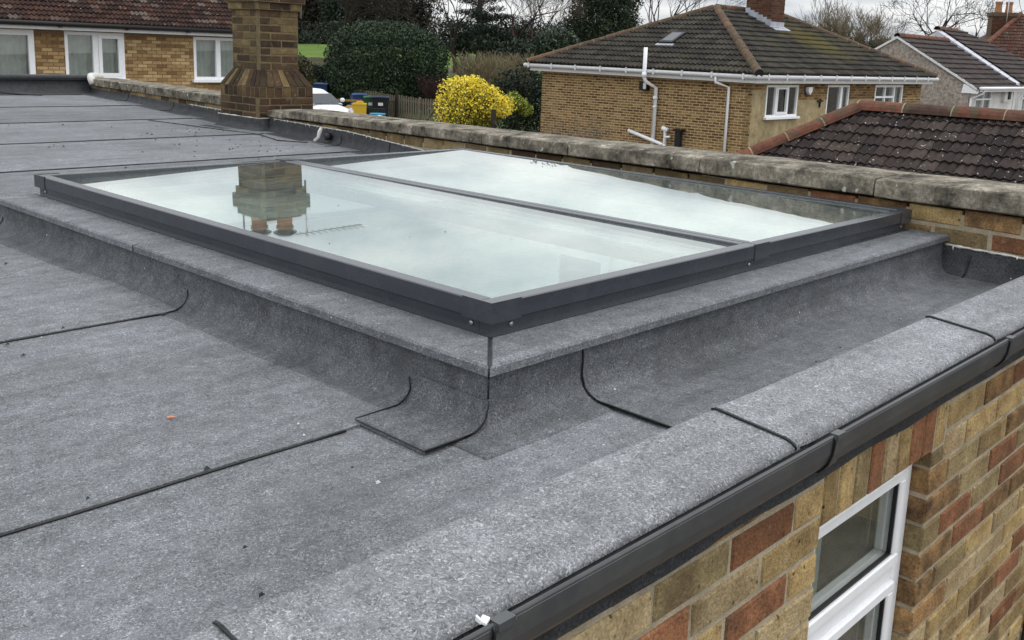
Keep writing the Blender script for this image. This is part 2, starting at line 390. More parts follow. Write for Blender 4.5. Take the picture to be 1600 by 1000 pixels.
# ------------------------------------------------------------------ mesh helpers
def W(l, d, z=0.0):
    """a point by metres to the right of and metres ahead of the roof edge's viewpoint axis"""
    return Vector((.7366 * d + .6763 * l, .6763 * d - .7366 * l, z))
class MB:
    def __init__(s): s.v = []; s.f = []
    def add(s, vs, fs):
        b = len(s.v); s.v += [tuple(v) for v in vs]; s.f += [tuple(i + b for i in f) for f in fs]; return s
    def box(s, x0, x1, y0, y1, z0, z1):
        return s.add([(x0, y0, z0), (x1, y0, z0), (x1, y1, z0), (x0, y1, z0), (x0, y0, z1), (x1, y0, z1), (x1, y1, z1), (x0, y1, z1)],
                     [(0, 3, 2, 1), (4, 5, 6, 7), (0, 1, 5, 4), (1, 2, 6, 5), (2, 3, 7, 6), (3, 0, 4, 7)])
    def obox(s, c, ax, ay, az):
        c, ax, ay, az = map(Vector, (c, ax, ay, az))
        vs = [c + i * ax + j * ay + k * az for k in (-1, 1) for i, j in ((-1, -1), (1, -1), (1, 1), (-1, 1))]
        return s.add(vs, [(0, 3, 2, 1), (4, 5, 6, 7), (0, 1, 5, 4), (1, 2, 6, 5), (2, 3, 7, 6), (3, 0, 4, 7)])
    def bbox(s, x0, x1, y0, y1, z0, z1, b=.004):
        """box with chamfered top and vertical edges"""
        def ring(i, z): return [(x0 + i + b, y0 + i, z), (x1 - i - b, y0 + i, z), (x1 - i, y0 + i + b, z), (x1 - i, y1 - i - b, z), (x1 - i - b, y1 - i, z), (x0 + i + b, y1 - i, z), (x0 + i, y1 - i - b, z), (x0 + i, y0 + i + b, z)]
        vs = ring(b, z0) + ring(0, z0 + b) + ring(0, z1 - b) + ring(b, z1)
        fs = [tuple(range(7, -1, -1)), tuple(range(24, 32))]
        for r in range(3):
            for i in range(8):
                j = (i + 1) % 8
                fs.append((r * 8 + i, r * 8 + j, r * 8 + 8 + j, r * 8 + 8 + i))
        return s.add(vs, fs)
    def prism(s, poly, ext):
        """polygon (3D points) extruded by vector"""
        n = len(poly); e = Vector(ext); P = [Vector(p) for p in poly]
        s.add(P + [p + e for p in P], [tuple(range(n - 1, -1, -1)), tuple(range(n, 2 * n))] + [(i, (i + 1) % n, n + (i + 1) % n, n + i) for i in range(n)])
        return s
    def tube(s, pts, r, n=6, cap=True):
        pts = [Vector(p) for p in pts]; m = len(pts)
        rs = r if isinstance(r, (list, tuple)) else [r] * m
        b = len(s.v); a = None
        for i, p in enumerate(pts):
            d = (pts[min(i + 1, m - 1)] - pts[max(i - 1, 0)]).normalized()
            if a is None or abs(a.dot(d)) > .98: a = Vector((0, 0, 1)) if abs(d.z) < .9 else Vector((1, 0, 0))
            u = a.cross(d).normalized(); w = d.cross(u)
            for k in range(n):
                an = 2 * math.pi * k / n
                s.v.append(tuple(p + rs[i] * (math.cos(an) * u + math.sin(an) * w)))
        for i in range(m - 1):
            for k in range(n):
                k2 = (k + 1) % n
                s.f.append((b + i * n + k, b + i * n + k2, b + (i + 1) * n + k2, b + (i + 1) * n + k))
        if cap:
            s.f.append(tuple(b + k for k in range(n - 1, -1, -1))); s.f.append(tuple(b + (m - 1) * n + k for k in range(n)))
        return s
    def lathe(s, c, prof, n=16):
        b = len(s.v)
        for r, z in prof:
            for k in range(n):
                an = 2 * math.pi * k / n; s.v.append((c[0] + r * math.cos(an), c[1] + r * math.sin(an), c[2] + z))
        for i in range(len(prof) - 1):
            for k in range(n):
                k2 = (k + 1) % n; s.f.append((b + i * n + k, b + i * n + k2, b + (i + 1) * n + k2, b + (i + 1) * n + k))
        s.f.append(tuple(b + k for k in range(n - 1, -1, -1))); s.f.append(tuple(b + (len(prof) - 1) * n + k for k in range(n)))
        return s
    def grid(s, rows):
        b = len(s.v); n = len(rows[0])
        for r in rows: s.v += [tuple(p) for p in r]
        for i in range(len(rows) - 1):
            for j in range(n - 1): s.f.append((b + i * n + j, b + i * n + j + 1, b + (i + 1) * n + j + 1, b + (i + 1) * n + j))
        return s
    def mesh(s, name, m, off=None, smooth=False):
        me = bpy.data.meshes.new(name)
        v = s.v if off is None else [(a - off[0], b - off[1], c - off[2]) for a, b, c in s.v]
        me.from_pydata(v, [], s.f); me.materials.append(m)
        if smooth: me.polygons.foreach_set('use_smooth', [True] * len(me.polygons))
        me.update(); return me
    def build(s, name, m, parent=None, smooth=False, **props):
        off = None if parent is None else world_loc(parent)
        o = bpy.data.objects.new(name, s.mesh(name, m, off, smooth)); col.objects.link(o)
        if parent is not None: o.parent = parent
        for k, v in props.items(): o[k] = v
        return o
def world_loc(o):
    p = Vector(o.location)
    while o.parent: o = o.parent; p += Vector(o.location)
    return p
def thing(name, label, cat, loc=(0, 0, 0), group=None):
    o = bpy.data.objects.new(name, None); o.empty_display_size = .2; col.objects.link(o); o.location = loc
    o['label'] = label; o['category'] = cat
    if group: o['group'] = group
    return o
def put(name, me, parent, mtx):
    """one more object of a shared mesh, mtx in world space"""
    o = bpy.data.objects.new(name, me); col.objects.link(o)
    o.parent = parent
    m = mtx.copy(); m.translation = m.translation - world_loc(parent)
    o.matrix_basis = m
    return o
def tag(o, label, cat, group=None):
    o['label'] = label; o['category'] = cat
    if group: o['group'] = group
    return o
def nz(x, y, z=0., s=1.): return noise.noise(Vector((x * s, y * s, z * s)))
_bm = {}
def brick_mesh(L, H, D, m, var):
    """a brick: length along X, front towards -Y, chamfered arrises, slightly uneven"""
    key = (round(L, 3), round(H, 3), round(D, 3), m.name, var)
    if key in _bm: return _bm[key]
    q = random.Random(str(key)); c = .0035 + .001 * var
    j = lambda: q.uniform(-.0022, .0022)
    hl, hh = L / 2, H / 2
    o = [(-hl + j(), c, -hh + j()), (hl + j(), c, -hh + j()), (hl + j(), c, hh + j()), (-hl + j(), c, hh + j())]
    f = [(-hl + c, j() * .6, -hh + c), (hl - c, j() * .6, -hh + c), (hl - c, j() * .6, hh - c), (-hl + c, j() * .6, hh - c)]
    k = [(x, D, z) for x, y, z in o]
    b = MB().add(f + o + k, [(0, 1, 2, 3), (4, 5, 1, 0), (5, 6, 2, 1), (6, 7, 3, 2), (7, 4, 0, 3), (8, 9, 5, 4), (9, 10, 6, 5), (10, 11, 7, 6), (11, 8, 4, 7), (11, 10, 9, 8)])
    _bm[key] = b.mesh('brick', m)
    return _bm[key]
def frame_m(o, ax, ay, az):
    m = Matrix((ax, ay, az)).transposed().to_4x4(); m.translation = o; return m
def brick(parent, c, ax, front, L, H, D, m, name='brick'):
    """c: centre of the front face, ax: direction of its length, front: outward normal"""
    ax = Vector(ax).normalized(); ay = -Vector(front).normalized(); az = ax.cross(ay)
    if az.z < 0 and abs(az.z) > .3: ax = -ax; az = -az
    L2 = L - .0  
    me = brick_mesh(L2, H, D, m, rnd.randrange(3))
    tilt = Matrix.Rotation(rnd.uniform(-.004, .004), 4, 'Y')
    return put(name, me, parent, frame_m(Vector(c) + Vector(front) * rnd.uniform(0, .0022), ax, ay, az) @ tilt)
def rz(y): return .008 * (y - 1.4)

# ================================================================== ground
def ground_z(l, d):
    z = -2.45
    if d > 43: z += .062 * (min(d, 90) - 43)
    w = max(0., min(1., (6 - l) / 12))
    return -2.45 + (z + 2.45) * (.25 + .75 * w)
g = MB()
ds = [-30, 0, 4, 8, 14, 20, 26, 32, 36, 40, 43, 46, 50, 55, 60, 66, 74, 84, 95, 110, 130, 170, 240, 400, 800]
ls = [-700, -300, -150, -90, -60, -45, -35, -28, -22, -18, -14, -10, -6, -2, 2, 6, 10, 16, 24, 35, 50, 70, 100, 160, 300, 700]
g.grid([[W(l, d, ground_z(l, d) + (nz(l, d, 0, .13) * .12 if 30 < d < 200 else 0)) for l in ls] for d in ds])
g.build('ground', DIRT, smooth=True, kind='structure')
lw = MB(); lw.grid([[W(l, d, ground_z(l, d) + .05 + (nz(l, d, 0, .13) * .12)) for l in np.linspace(-34, 3, 20)] for d in (42.6, 44, 46, 49, 52, 56, 60, 65, 70, 76, 82, 90, 100)])
lw.build('lawn', GRASS, smooth=True, kind='structure')
fl_ = MB(); fl_.grid([[W(l, d, ground_z(l, d) + .05) for l in np.linspace(-5.3, 0, 4)] for d in (34, 36, 39, 42.5)]); fl_.build('garden_grass', GRASS, smooth=True, kind='structure')
dr = MB(); dr.grid([[W(l, d, ground_z(l, d) + .03 + .012 * (d > 43)) for l in np.linspace(-13.5, -5.4, 5)] for d in np.linspace(33, 42.4, 4)])
dr.build('driveway', GRAVEL, kind='structure')

# ================================================================== the extension: walls, room, roof, gutter
house = thing('brick_extension', 'yellow brick extension with a grey felted flat roof and white window, nearest the viewer', 'building', (2, .8, -2.4))
WY = .80
WX0, WX1, WH, WB = 1.753, 2.337, -.128, -1.35       # window opening
mb = MB()
for x0, x1, z0, z1 in ((.35, WX0 - .005, WB, -.015), (WX1 + .005, 4.10, WB, -.015), (.35, 4.10, -2.42, WB), (WX0 - .005, WX1 + .005, WH + .006, -.015)):
    mb.box(x0, x1, WY + .0038, WY + .26, z0, z1)
mb.box(.35, 4.10, WY + .0038, WY + .12, -.0149, .09)
mb.build('wall', MORTAR, house)
def pick(ws):
    r = rnd.random() * sum(w for _, w in ws)
    for m, w in ws:
        r -= w
        if r <= 0: return m
    return ws[-1][0]
NEAR = [(BR_Y, 4.2), (BR_P, 1.6), (BR_R, 2.6), (BR_M, 2.6), (BR_G, 1.8)]
PITCH_L, PITCH_H = .2275, .0756
BH = .064
for n in range(18):
    zt = -.0245 + .0756 - n * PITCH_H               # top of the course (centre of the joint above)
    zc_ = zt - PITCH_H / 2
    # left of the window
    offs = 1.541 if n % 2 == 0 else 1.6395
    edges = []
    x = WX0
    if n % 2 == 0: edges = [WX0 - PITCH_L * k for k in range(7)]
    else: edges = [WX0] + [WX0 - PITCH_L / 2 - PITCH_L * k for k in range(6)]
    for a, b in zip(edges[1:], edges[:-1]):
        if b < .75 + .115 * max(0, n - 1): continue
        j = .012
        l = b - a - j; c = (a + b) / 2
        if b == WX0: c = (a + j / 2 + b) / 2; l = b - a - j / 2
        brick(house, (c, WY, zc_), (1, 0, 0), (0, -1, 0), l, BH, .10, pick(NEAR))
    # right of the window
    sx = WX1
    sold_end = 2.415
    if zt > WH + .01:
        sx = sold_end
    edges = [sx]
    xx = WX1 + (PITCH_L if n % 2 == 0 else PITCH_L / 2)
    while xx < 4.1:
        if xx - edges[-1] > .05: edges.append(xx)
        xx += PITCH_L
    for a, b in zip(edges[:-1], edges[1:]):
        if a > 2.75 + .10 * n and a > 3.75: continue
        j = .012; l = b - a - j; c = (a + b) / 2
        if a == WX1: l = b - a - j / 2; c = (a + b - j / 2) / 2
        m = pick(NEAR)
        if a == WX1: m = pick([(BR_G, 2), (BR_M, 3), (BR_Y, 3), (BR_P, 1)])
        brick(house, (c, WY, zc_), (1, 0, 0), (0, -1, 0), l, BH, .10, m)
brick(house, (WX1 + .037, WY, -.153), (1, 0, 0), (0, -1, 0), .071, .038, .10, BR_G)
SOLD = [BR_Y, BR_Y, BR_G, BR_R, BR_P, BR_Y, BR_R, BR_R, BR_Y, BR_G]
sw = (2.412 - WX0) / 9
for k in range(9):
    brick(house, (WX0 + sw * (k + .5), WY, WH + .1075), (0, 0, 1), (0, -1, 0), .213, sw - .009, .10, SOLD[k], 'soldier_brick')
# window ------------------------------------------------------------
win = MB()
FY0, FY1 = .842, .902
fx0, fx1, ft = WX0 + .002, WX1 - .002, WH + .004
wnd = thing('window', '', '')
del wnd['label']; del wnd['category']
wnd.parent = house; wnd.location = Vector((2.04, .84, -.7)) - Vector(house.location)
MBO = MB
def upvc(parent, x0, x1, z0, z1, w, y0, y1, name='frame', m=WHITE):
    b = MB()
    b.bbox(x0, x1, y0, y1, z1 - w, z1, .004); b.bbox(x0, x1, y0, y1, z0, z0 + w, .004)
    b.bbox(x0, x0 + w, y0 + .0015, y1 - .0015, z0 + w, z1 - w, .004); b.bbox(x1 - w, x1, y0 + .0015, y1 - .0015, z0 + w, z1 - w, .004)
    return b.build(name, m, parent)
upvc(wnd, fx0, fx1, WB + .01, ft, .042, FY0, FY1)
tz = -.445
b = MB(); b.bbox(fx0 + .042, fx1 - .042, FY0 + .004, FY1 - .003, tz - .022, tz + .022, .004); b.build('transom', WHITE, wnd)
upvc(wnd, fx0 + .043, fx1 - .043, tz + .023, ft - .043, .030, FY0 - .006, FY1 - .012, 'sash')
upvc(wnd, fx0 + .043, fx1 - .043, WB + .055, tz - .023, .030, FY0 - .006, FY1 - .012, 'sash')
for z0, z1 in ((tz + .053, ft - .073), (WB + .086, tz - .053)):
    b = MB(); b.box(fx0 + .073, fx1 - .073, FY0 + .012, FY0 + .030, z0, z1); b.build('pane', WGLASS, wnd)
    b = MB()
    x0, x1 = fx0 + .073, fx1 - .073
    for c in ((x0, x1, z1 - .006, z1), (x0, x1, z0, z0 + .006)): b.box(c[0], c[1], FY0 + .002, FY0 + .0115, c[2], c[3])
    b.box(x0, x0 + .006, FY0 + .002, FY0 + .0115, z0 + .006, z1 - .006); b.box(x1 - .006, x1, FY0 + .002, FY0 + .0115, z0 + .006, z1 - .006)
    b.build('gasket', BLACKP, wnd)
# the room below, seen through glass -----------------------------------
OX0, OX1, OY0, OY1 = 1.60, 3.735, 1.60, 3.99       # roof opening
SB = -.03                                          # ceiling
b = MB()
b.box(.45, 3.78, 1.07, OY0, SB - .02, SB); b.box(.45, 3.78, OY1, 6.6, SB - .02, SB); b.box(.45, OX0, OY0, OY1, SB - .02, SB)
b.box(OX1, 3.78, OY0, OY1, SB - .02, SB)
b.build('ceiling', PLASTER, house)
b = MB()
b.box(3.78, 3.80, 1.07, 6.6, -2.4, SB); b.box(.43, .45, 1.07, 6.6, -2.4, SB); b.box(.43, 3.80, 6.6, 6.62, -2.4, SB)
b.box(.45, 3.78, 1.07, 6.6, -2.42, -2.4)
b.build('room_wall', PLASTER, house)
b = MB()                                           # inner door of the room, white with grey panes
for y0, y1, z0, z1 in ((3.26, 3.33, -2.3, -.08), (2.94, 2.985, -2.3, -.08), (2.985, 3.26, -.23, -.19), (2.985, 3.26, -.12, -.08)):
    b.box(3.752, 3.778, y0, y1, z0, z1)
b.build('door_frame', WHITE, house)
b = MB(); b.box(3.764, 3.777, 2.985, 3.26, -2.3, -.23); b.box(3.764, 3.777, 2.985, 3.26, -.19, -.12); b.build('door_panel', GREYDOOR, house)
# roof sheets ------------------------------------------------------------
LAPS = [1.584, 2.608, 4.06, 4.44, 5.678, 6.994, 8.452, 10.025, 11.67, 12.3]
def sheet(x0, x1, y0, y1, nx, ny, m=FELT, lift=.006, ends=True):
    b = MB(); rows = []
    for j in range(ny + 1):
        y = y0 + (y1 - y0) * j / ny; r = []
        for i in range(nx + 1):
            x = x0 + (x1 - x0) * i / nx
            wob = .004 * nz(x, y, 3.1, .9) + .0015 * nz(x, y, 8., 4.)
            ye = y + (.004 * nz(x * 3, y0, 1.7) if j == 0 else 0)
            r.append((x, ye, rz(y) + lift * (1 - j / ny) + wob))
        rows.append(r)
    b.grid(rows)
    b.grid([[(p[0], p[1], p[2] - .012) for p in rows[0]], rows[0]])
    o = b.build('felt_sheet', m, house, smooth=False)
    return rows[0]
def bead(pts, r=.0021, seedz=0.):
    b = MB()
    b.tube([(x, y, z + .0006) for x, y, z in pts], [r * (1 + .45 * nz(p[0] * 22, p[1] * 22, seedz)) for p in pts], 5)
    return b.build('lap_seam', BITUMEN, house, True)
sheet(-1.4, 3.83, .90, 1.586, 40, 5, lift=.0)
for i, (a, c) in enumerate(zip(LAPS[:-1], LAPS[1:])):
    if a < 4.1:
        e = sheet(-1.6, 1.40, a, c + .01, 26, 8)
        bead([(p[0], p[1] - .003, p[2] - .004) for p in e if p[0] < (1.26 if a < 2 else 1.30)])
    else:
        x1 = 3.84 + .12 * (a - 1.2) + .03
        e = sheet(-3.4, x1, a - (.2 if i == 3 else 0), c + .01, 40, 6)
        bead([(p[0], p[1] - .003, p[2] - .004) for p in e if p[0] < x1 - .15], .0045)
# profile sweeps (felt upstands) ------------------------------------------
def cove(ztop, out, r=.06, lip=.005, base=0.0, n=7):
    """list of (outward offset, z above roof) from top to bottom; ztop is filled by the caller"""
    pr = [(0, None), (0.001, .085)]
    for k in range(n + 1):
        a = math.pi + (math.pi / 2) * k / n
        pr.append((r + r * math.cos(a), r + r * math.sin(a) + lip))
    pr.append(((r + out) / 2, lip)); pr.append((out, lip * (.9 if out > .15 else .1))); pr.append((out + .001, -.004))
    return pr
def offset_path(pts, step):
    """sampled path of (x, y, nx, ny): outward (right-hand) miter normals"""
    res = []
    P = [Vector(p) for p in pts]
    segs = [(b - a).normalized() for a, b in zip(P[:-1], P[1:])]
    nrm = [Vector((d.y, -d.x)) for d in segs]
    for i, (a, b) in enumerate(zip(P[:-1], P[1:])):
        L = (b - a).length; m = max(1, int(L / step))
        for k in range(m + (i == len(segs) - 1)):
            t = k / m
            n = nrm[i]
            if k == 0 and i > 0:
                h = (nrm[i - 1] + nrm[i]).normalized(); n = h / h.dot(nrm[i])
            p = a.lerp(b, t)
            res.append((p.x, p.y, n.x, n.y))
    return res
def sweep_up(path, prof, ztop, lift=0.0, wr=.004, name='felt_upstand', m=FELT, parent=None, zfun=rz):
    rows = []
    for x, y, nx, ny in path:
        r = []
        for o, h in prof:
            px, py = x + nx * o, y + ny * o
            base = zfun(py)
            zt = ztop(y) if callable(ztop) else ztop
            z = zt if h is None else min(base + h, zt - .002)
            w = wr * (nz(px, py, z * 2, 7.) + .6 * nz(px, py, z, 19.)) * (1 if h is not None and h > .006 else .15)
            q = lift
            r.append((px + nx * (w + q * (h is not None and h > .03)) , py + ny * (w + q * (h is not None and h > .03)), z + (q if h is not None else 0) + (.2 * w)))
        rows.append(r)
    return rows
KX, KY = 1.386, 1.383                               # kerb body faces
KT = .131
prof = cove(None, .10)
left = offset_path([(KX, 4.12), (KX, KY)], .05)
both = offset_path([(KX, 4.12), (KX, KY), (3.885, KY)], .05)
# left side, front side with a shared mitre
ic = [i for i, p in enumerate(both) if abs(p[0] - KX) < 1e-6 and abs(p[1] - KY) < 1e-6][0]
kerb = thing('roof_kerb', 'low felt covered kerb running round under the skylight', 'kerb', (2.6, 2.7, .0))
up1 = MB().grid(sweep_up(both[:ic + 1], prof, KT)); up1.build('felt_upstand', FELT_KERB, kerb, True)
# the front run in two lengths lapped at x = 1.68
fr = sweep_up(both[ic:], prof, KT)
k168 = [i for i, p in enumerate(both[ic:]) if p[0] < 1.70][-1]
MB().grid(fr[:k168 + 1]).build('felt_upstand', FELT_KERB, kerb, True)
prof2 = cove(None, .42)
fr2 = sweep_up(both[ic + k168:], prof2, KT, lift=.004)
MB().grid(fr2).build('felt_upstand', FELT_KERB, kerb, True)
def seam(pts, r=.0028, m=BITUMEN, parent=None, name='lap_seam'):
    q = []
    for a, b in zip(pts[:-1], pts[1:]):
        a, b = Vector(a), Vector(b); n = max(1, int((b - a).length / .02))
        q += [a.lerp(b, k / n) for k in range(n)]
    q.append(Vector(pts[-1]))
    return MB().tube(q, [r * (1 + .45 * nz(p.x * 30, p.y * 30, p.z * 30)) for p in q], 5).build(name, m, parent or kerb, True)
seam([Vector(p) + Vector((-.002, 0, .001)) for p in fr2[0][:-1]], .0022)
# seams climbing the left upstand at the laps
for ylap in (2.62, 4.05):
    i = min(range(ic), key=lambda k: abs(both[k][1] - ylap))
    row = sweep_up(both[i:i + 1], prof, KT)[0]
    pts = [Vector(p) + Vector((-.003, 0, .003)) for p in row[3:-1]]
    pts[-1].y -= .004
    if ylap < 3: pts = [p + Vector((0, .035 * (1 - k / len(pts)) ** 2, 0)) for k, p in enumerate(pts)]
    seam(pts, .0020)
# corner patch lapped over the left upstand
pp = cove(None, .175)
ppath_ = [(KX, y, -1, 0) for y in np.linspace(1.60, KY - .004, 8)]
pr_ = sweep_up(ppath_, pp, .118, lift=.004, wr=.004)
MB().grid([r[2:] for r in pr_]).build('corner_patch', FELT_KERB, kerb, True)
seam([Vector(p) + Vector((.0, -.002, .002)) for p in pr_[-1][2:-1]], .0021)
seam([Vector(r[-2]) + Vector((-.003, 0, .001)) for r in pr_], .0015)
seam([Vector(p) + Vector((0, .003, .002)) + Vector((0, .03 * (1 - k / 8) ** 2, 0)) for k, p in enumerate(pr_[0][3:-1])], .0019)
seam([(KX - .004, KY - .004, z) for z in (.128, .10, .075)], .0022)
# kerb body and cap boards
b = MB()
b.box(KX + .004, OX0 - .006, KY + .004, 4.115, -.055, KT); b.box(OX1 + .006, 3.828, KY + .004, 4.115, -.055, KT)
b.box(OX0 - .006, OX1 + .006, KY + .004, OY0 - .006, -.055, KT); b.box(OX0 - .006, OX1 + .006, OY1 + .006, 4.115, -.055, KT)
b.build('kerb_core', FELT_DARK, kerb)
def cap(poly, name='felt_cap'):
    """mitred cap board, poly is the plan outline"""
    b = MB(); z0, z1, c = .1315, .1535, .005
    n = len(poly); P = [Vector(p) for p in poly]; ctr = sum(P, Vector((0, 0))) / n
    def ins(d):
        r = []
        for i in range(n):
            e1 = (P[i] - P[i - 1]).normalized(); e2 = (P[(i + 1) % n] - P[i]).normalized()
            n1 = Vector((-e1.y, e1.x)); n2 = Vector((-e2.y, e2.x))
            h = (n1 + n2).normalized(); r.append(P[i] + h * d / max(.3, h.dot(n1)))
        return r
    r0 = [(p.x, p.y, z0) for p in P]; r1 = [(p.x, p.y, z1 - c) for p in P]; r2_ = [(p.x, p.y, z1) for p in ins(c)]
    vs = r0 + r1 + r2_
    fs = [tuple(range(n - 1, -1, -1)), tuple(range(2 * n, 3 * n))]
    for q in range(2):
        for i in range(n):
            j = (i + 1) % n; fs.append((q * n + i, q * n + j, q * n + n + j, q * n + n + i))
    b.add(vs, fs); return b.build(name, FELT, kerb)
CX0, CY0, CY1, CX1 = 1.364, 1.361, 4.145, 3.858
ix0, iy0, iy1 = 1.575, 1.572, 3.96
cap([(CX0, CY0), (ix0, iy0), (ix0, 2.93), (CX0, 2.93)])
cap([(CX0, 2.9335), (ix0, 2.9335), (ix0, iy1), (CX0, CY1)])
cap([(CX0 + .003, CY0), (CX1, CY0), (CX1, iy0), (ix0 + .003, iy0)])
cap([(CX0 + .0, CY1 + .003), (ix0, iy1 + .003), (CX1, iy1 + .003), (CX1, CY1 + .003)])
seam([(CX0 - .001, CY0 - .001, .132), (CX0 - .001, CY0 - .001, .150), (CX0 + .006, CY0 + .004, .1545), (ix0 - .06, iy0 - .06, .1545)], .0022)
seam([(CX0 - .001, 2.932, .133), (CX0 - .001, 2.932, .151), (CX0 + .02, 2.932, .1545)], .0016)
# white lumps of grit left on the felt
# eaves strip -------------------------------------------------------------
def strip(x0, x1, ch, k):
    b = MB(); pf = [(.985, .012), (.978, .07), (.958, .118), (.952, .1275), (.942, .1308), (.86, .1225), (.795, .1165), (.780, .1125), (.7725, .1065), (.7715, .1005)]
    nx = max(2, int((x1 - x0) / .04)); rows = []
    for i in range(nx + 1):
        x = x0 + (x1 - x0) * i / nx; r = []
        e = max(0, 1 - (x - x0) / .05)
        for y, z in pf:
            w = .0009 * nz(x, y, 5, 3.) + .0005 * nz(x, y, 9, 17.)
            r.append((x, y + (.0015 if z < .1 else 0) * nz(x, 3, 3, 20), z + w + ch + .005 * e))
        rows.append(r)
    b.grid(rows)
    b.grid([[(p[0] - .0005, p[1], p[2] - .009) for p in rows[0]], rows[0]])
    o = b.build('eaves_felt', FELT_LIGHT, house, True)
    if k:
        q = [Vector(p) + Vector((-.002, 0, -.003)) for p in rows[0][3:]]
        seam(q, .0021, parent=house)
for k, (x0, x1) in enumerate(((.1, .535), (.52, 1.575), (1.56, 2.615), (2.60, 3.66), (3.62, 4.25))):
    strip(x0, x1, .0012 * k if k else 0, k)
b = MB(); b.box(.1, 4.2, .925, .95, .0, .112); b.box(.1, 4.2, .80, .924, .092, .098); b.build('eaves_batten', BITUMEN, house)
b = MB(); b.box(.1, 4.2, .781, .7995, .012, .105); b.build('fascia_board', BITUMEN, house)
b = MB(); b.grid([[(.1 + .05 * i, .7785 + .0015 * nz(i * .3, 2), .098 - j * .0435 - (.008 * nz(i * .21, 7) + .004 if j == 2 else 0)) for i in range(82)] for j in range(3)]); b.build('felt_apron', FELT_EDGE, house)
# gutter --------------------------------------------------------------------
def gut_profile(g_=0.0):
    ctr = (.7535, .112)
    o = [(.7265 - g_, .131 + g_ * .5), (.7230 - g_, .128)]
    for k in range(9):
        a = math.pi + math.pi * k / 8
        o.append((.7525 + (.0292 + g_) * math.cos(a), .121 + (.060 + g_) * math.sin(a)))
    o[-1] = (.7795, .0985); o[-2] = (.7775, .092)
    return o
gutter = thing('gutter', '', ''); del gutter['label']; del gutter['category']
gutter.parent = house; gutter.location = Vector((2, .75, .1)) - Vector(house.location)
def gutter_run(x0, x1, g_, name, m=GUTTER):
    o = gut_profile(g_); i_ = [(y + (.0025 if k < 6 else -.0025), z + .0025) for k, (y, z) in enumerate(gut_profile(0))]
    ring = o + i_[::-1]; n = len(ring)
    b = MB(); P0 = [(x0, y, z) for y, z in ring]; 
    return b.prism(P0, (x1 - x0, 0, 0)).build(name, m, gutter, False)
for x0, x1 in ((.1, .745), (.755, 1.605), (1.615, 2.545), (2.555, 4.15)): gutter_run(x0, x1, 0, 'gutter_length')
b = MB(); b.tube([(.1, .7262, .1305), (4.15, .7262, .1305)], .0032, 8); b.build('gutter_rim', GUTTER, gutter, True)
for x in (.75, 1.61, 2.55):
    gutter_run(x - .004, x + .030, .0045, 'gutter_union')
    b = MB(); b.box(x - .002, x + .026, .7165, .733, .125, .136); b.build('union_clip', GUTTER, gutter)
    b = MB(); b.tube([(x - .006, y, z) for y, z in gut_profile(.0035)], .0022, 5); b.build('union_seal', BLACKP, gutter, True)
    b = MB(); b.prism([(x - .01, .778, .092), (x - .01, .735, .072), (x - .01, .742, .058), (x - .01, .778, .048)], (.026, 0, 0)); b.build('bracket', BLACKP, gutter)
b = MB(); b.obox((.742, .735, .136), (.004, .001, .002), (-.001, .005, 0), (0, 0, .0016)); b.obox((.737, .740, .1365), (.0012, 0, 0), (0, .004, .001), (0, 0, .003)); b.build('gutter_clip', WHITE, gutter)
# a cable down the far end of the wall
tag(MB().tube([(3.40 + .01 * nz(k * .7, 1), .792, -.80 - .06 * k) for k in range(28)], .006, 6).build('wall_cable', BLACKP, None, True), 'thin black cable running down the brickwork at the wall end', 'cable')

# ================================================================== skylight
SX0, SX1, SY0, SY1 = 1.513, 3.826, 1.507, 4.079
SM = 2.655
sk = thing('flat_skylight', 'large two pane flat skylight in an anthracite frame on the felt roof', 'skylight', (2.68, 2.79, .153))
T = .232
def rail(x0, x1, y0, y1, z0, z1, name='frame_rail', m=ANTH, c=.0025): return MB().bbox(x0, x1, y0, y1, z0, z1, c).build(name, m, sk)
RW = .041
MW = .033
# lower tier and flange
b = MB()
for x0, x1, y0, y1 in ((SX0 + .012, SX1 - .012, SY0 + .012, SY0 + .05), (SX0 + .012, SX1 - .012, SY1 - .05, SY1 - .012), (SX0 + .012, SX0 + .05, SY0 + .051, SY1 - .051), (SX1 - .05, SX1 - .012, SY0 + .051, SY1 - .051)):
    b.box(x0, x1, y0, y1, .156, .186)
b.build('base_frame', ANTH, sk)
b = MB()
for x0, x1, y0, y1 in ((SX0 - .002, SX1 + .002, SY0 - .002, SY0 + .03), (SX0 - .002, SX1 + .002, SY1 - .03, SY1 + .002), (SX0 - .002, SX0 + .03, SY0 + .031, SY1 - .031), (SX1 - .03, SX1 + .002, SY0 + .031, SY1 - .031)):
    b.box(x0, x1, y0, y1, .154, .1565)
b.build('base_flange', ANTH, sk)
for x0, x1 in ((SX0, SM - .0015), (SM + .0015, SX1)):
    rail(x0, x1, SY0, SY0 + RW, .187, T); rail(x0, x1, SY1 - RW, SY1, .187, T)
    wa, wb = (RW, MW) if x0 == SX0 else (MW, RW)
    rail(x0, x0 + wa, SY0 + RW + .0008, SY1 - RW - .0008, .187, T); rail(x1 - wb, x1, SY0 + RW + .0008, SY1 - RW - .0008, .187, T)
    # pane lies with a slight fall towards the gutter, inside the frame depth
    a, c = x0 + wa - .004, x1 - wb + .004
    y0, y1 = SY0 + RW - .004, SY1 - RW + .004
    t = .008
    za, zb, zc2, zd = .1995, .2235, .2298, .2060
    p = MB(); p.add([(a, y0, za - t), (c, y0, zb - t), (c, y1, zc2 - t), (a, y1, zd - t), (a, y0, za), (c, y0, zb), (c, y1, zc2), (a, y1, zd)],
                    [(0, 3, 2, 1), (4, 5, 6, 7), (0, 1, 5, 4), (1, 2, 6, 5), (2, 3, 7, 6), (3, 0, 4, 7)])
    p.build('glass_pane', GLASS, sk)
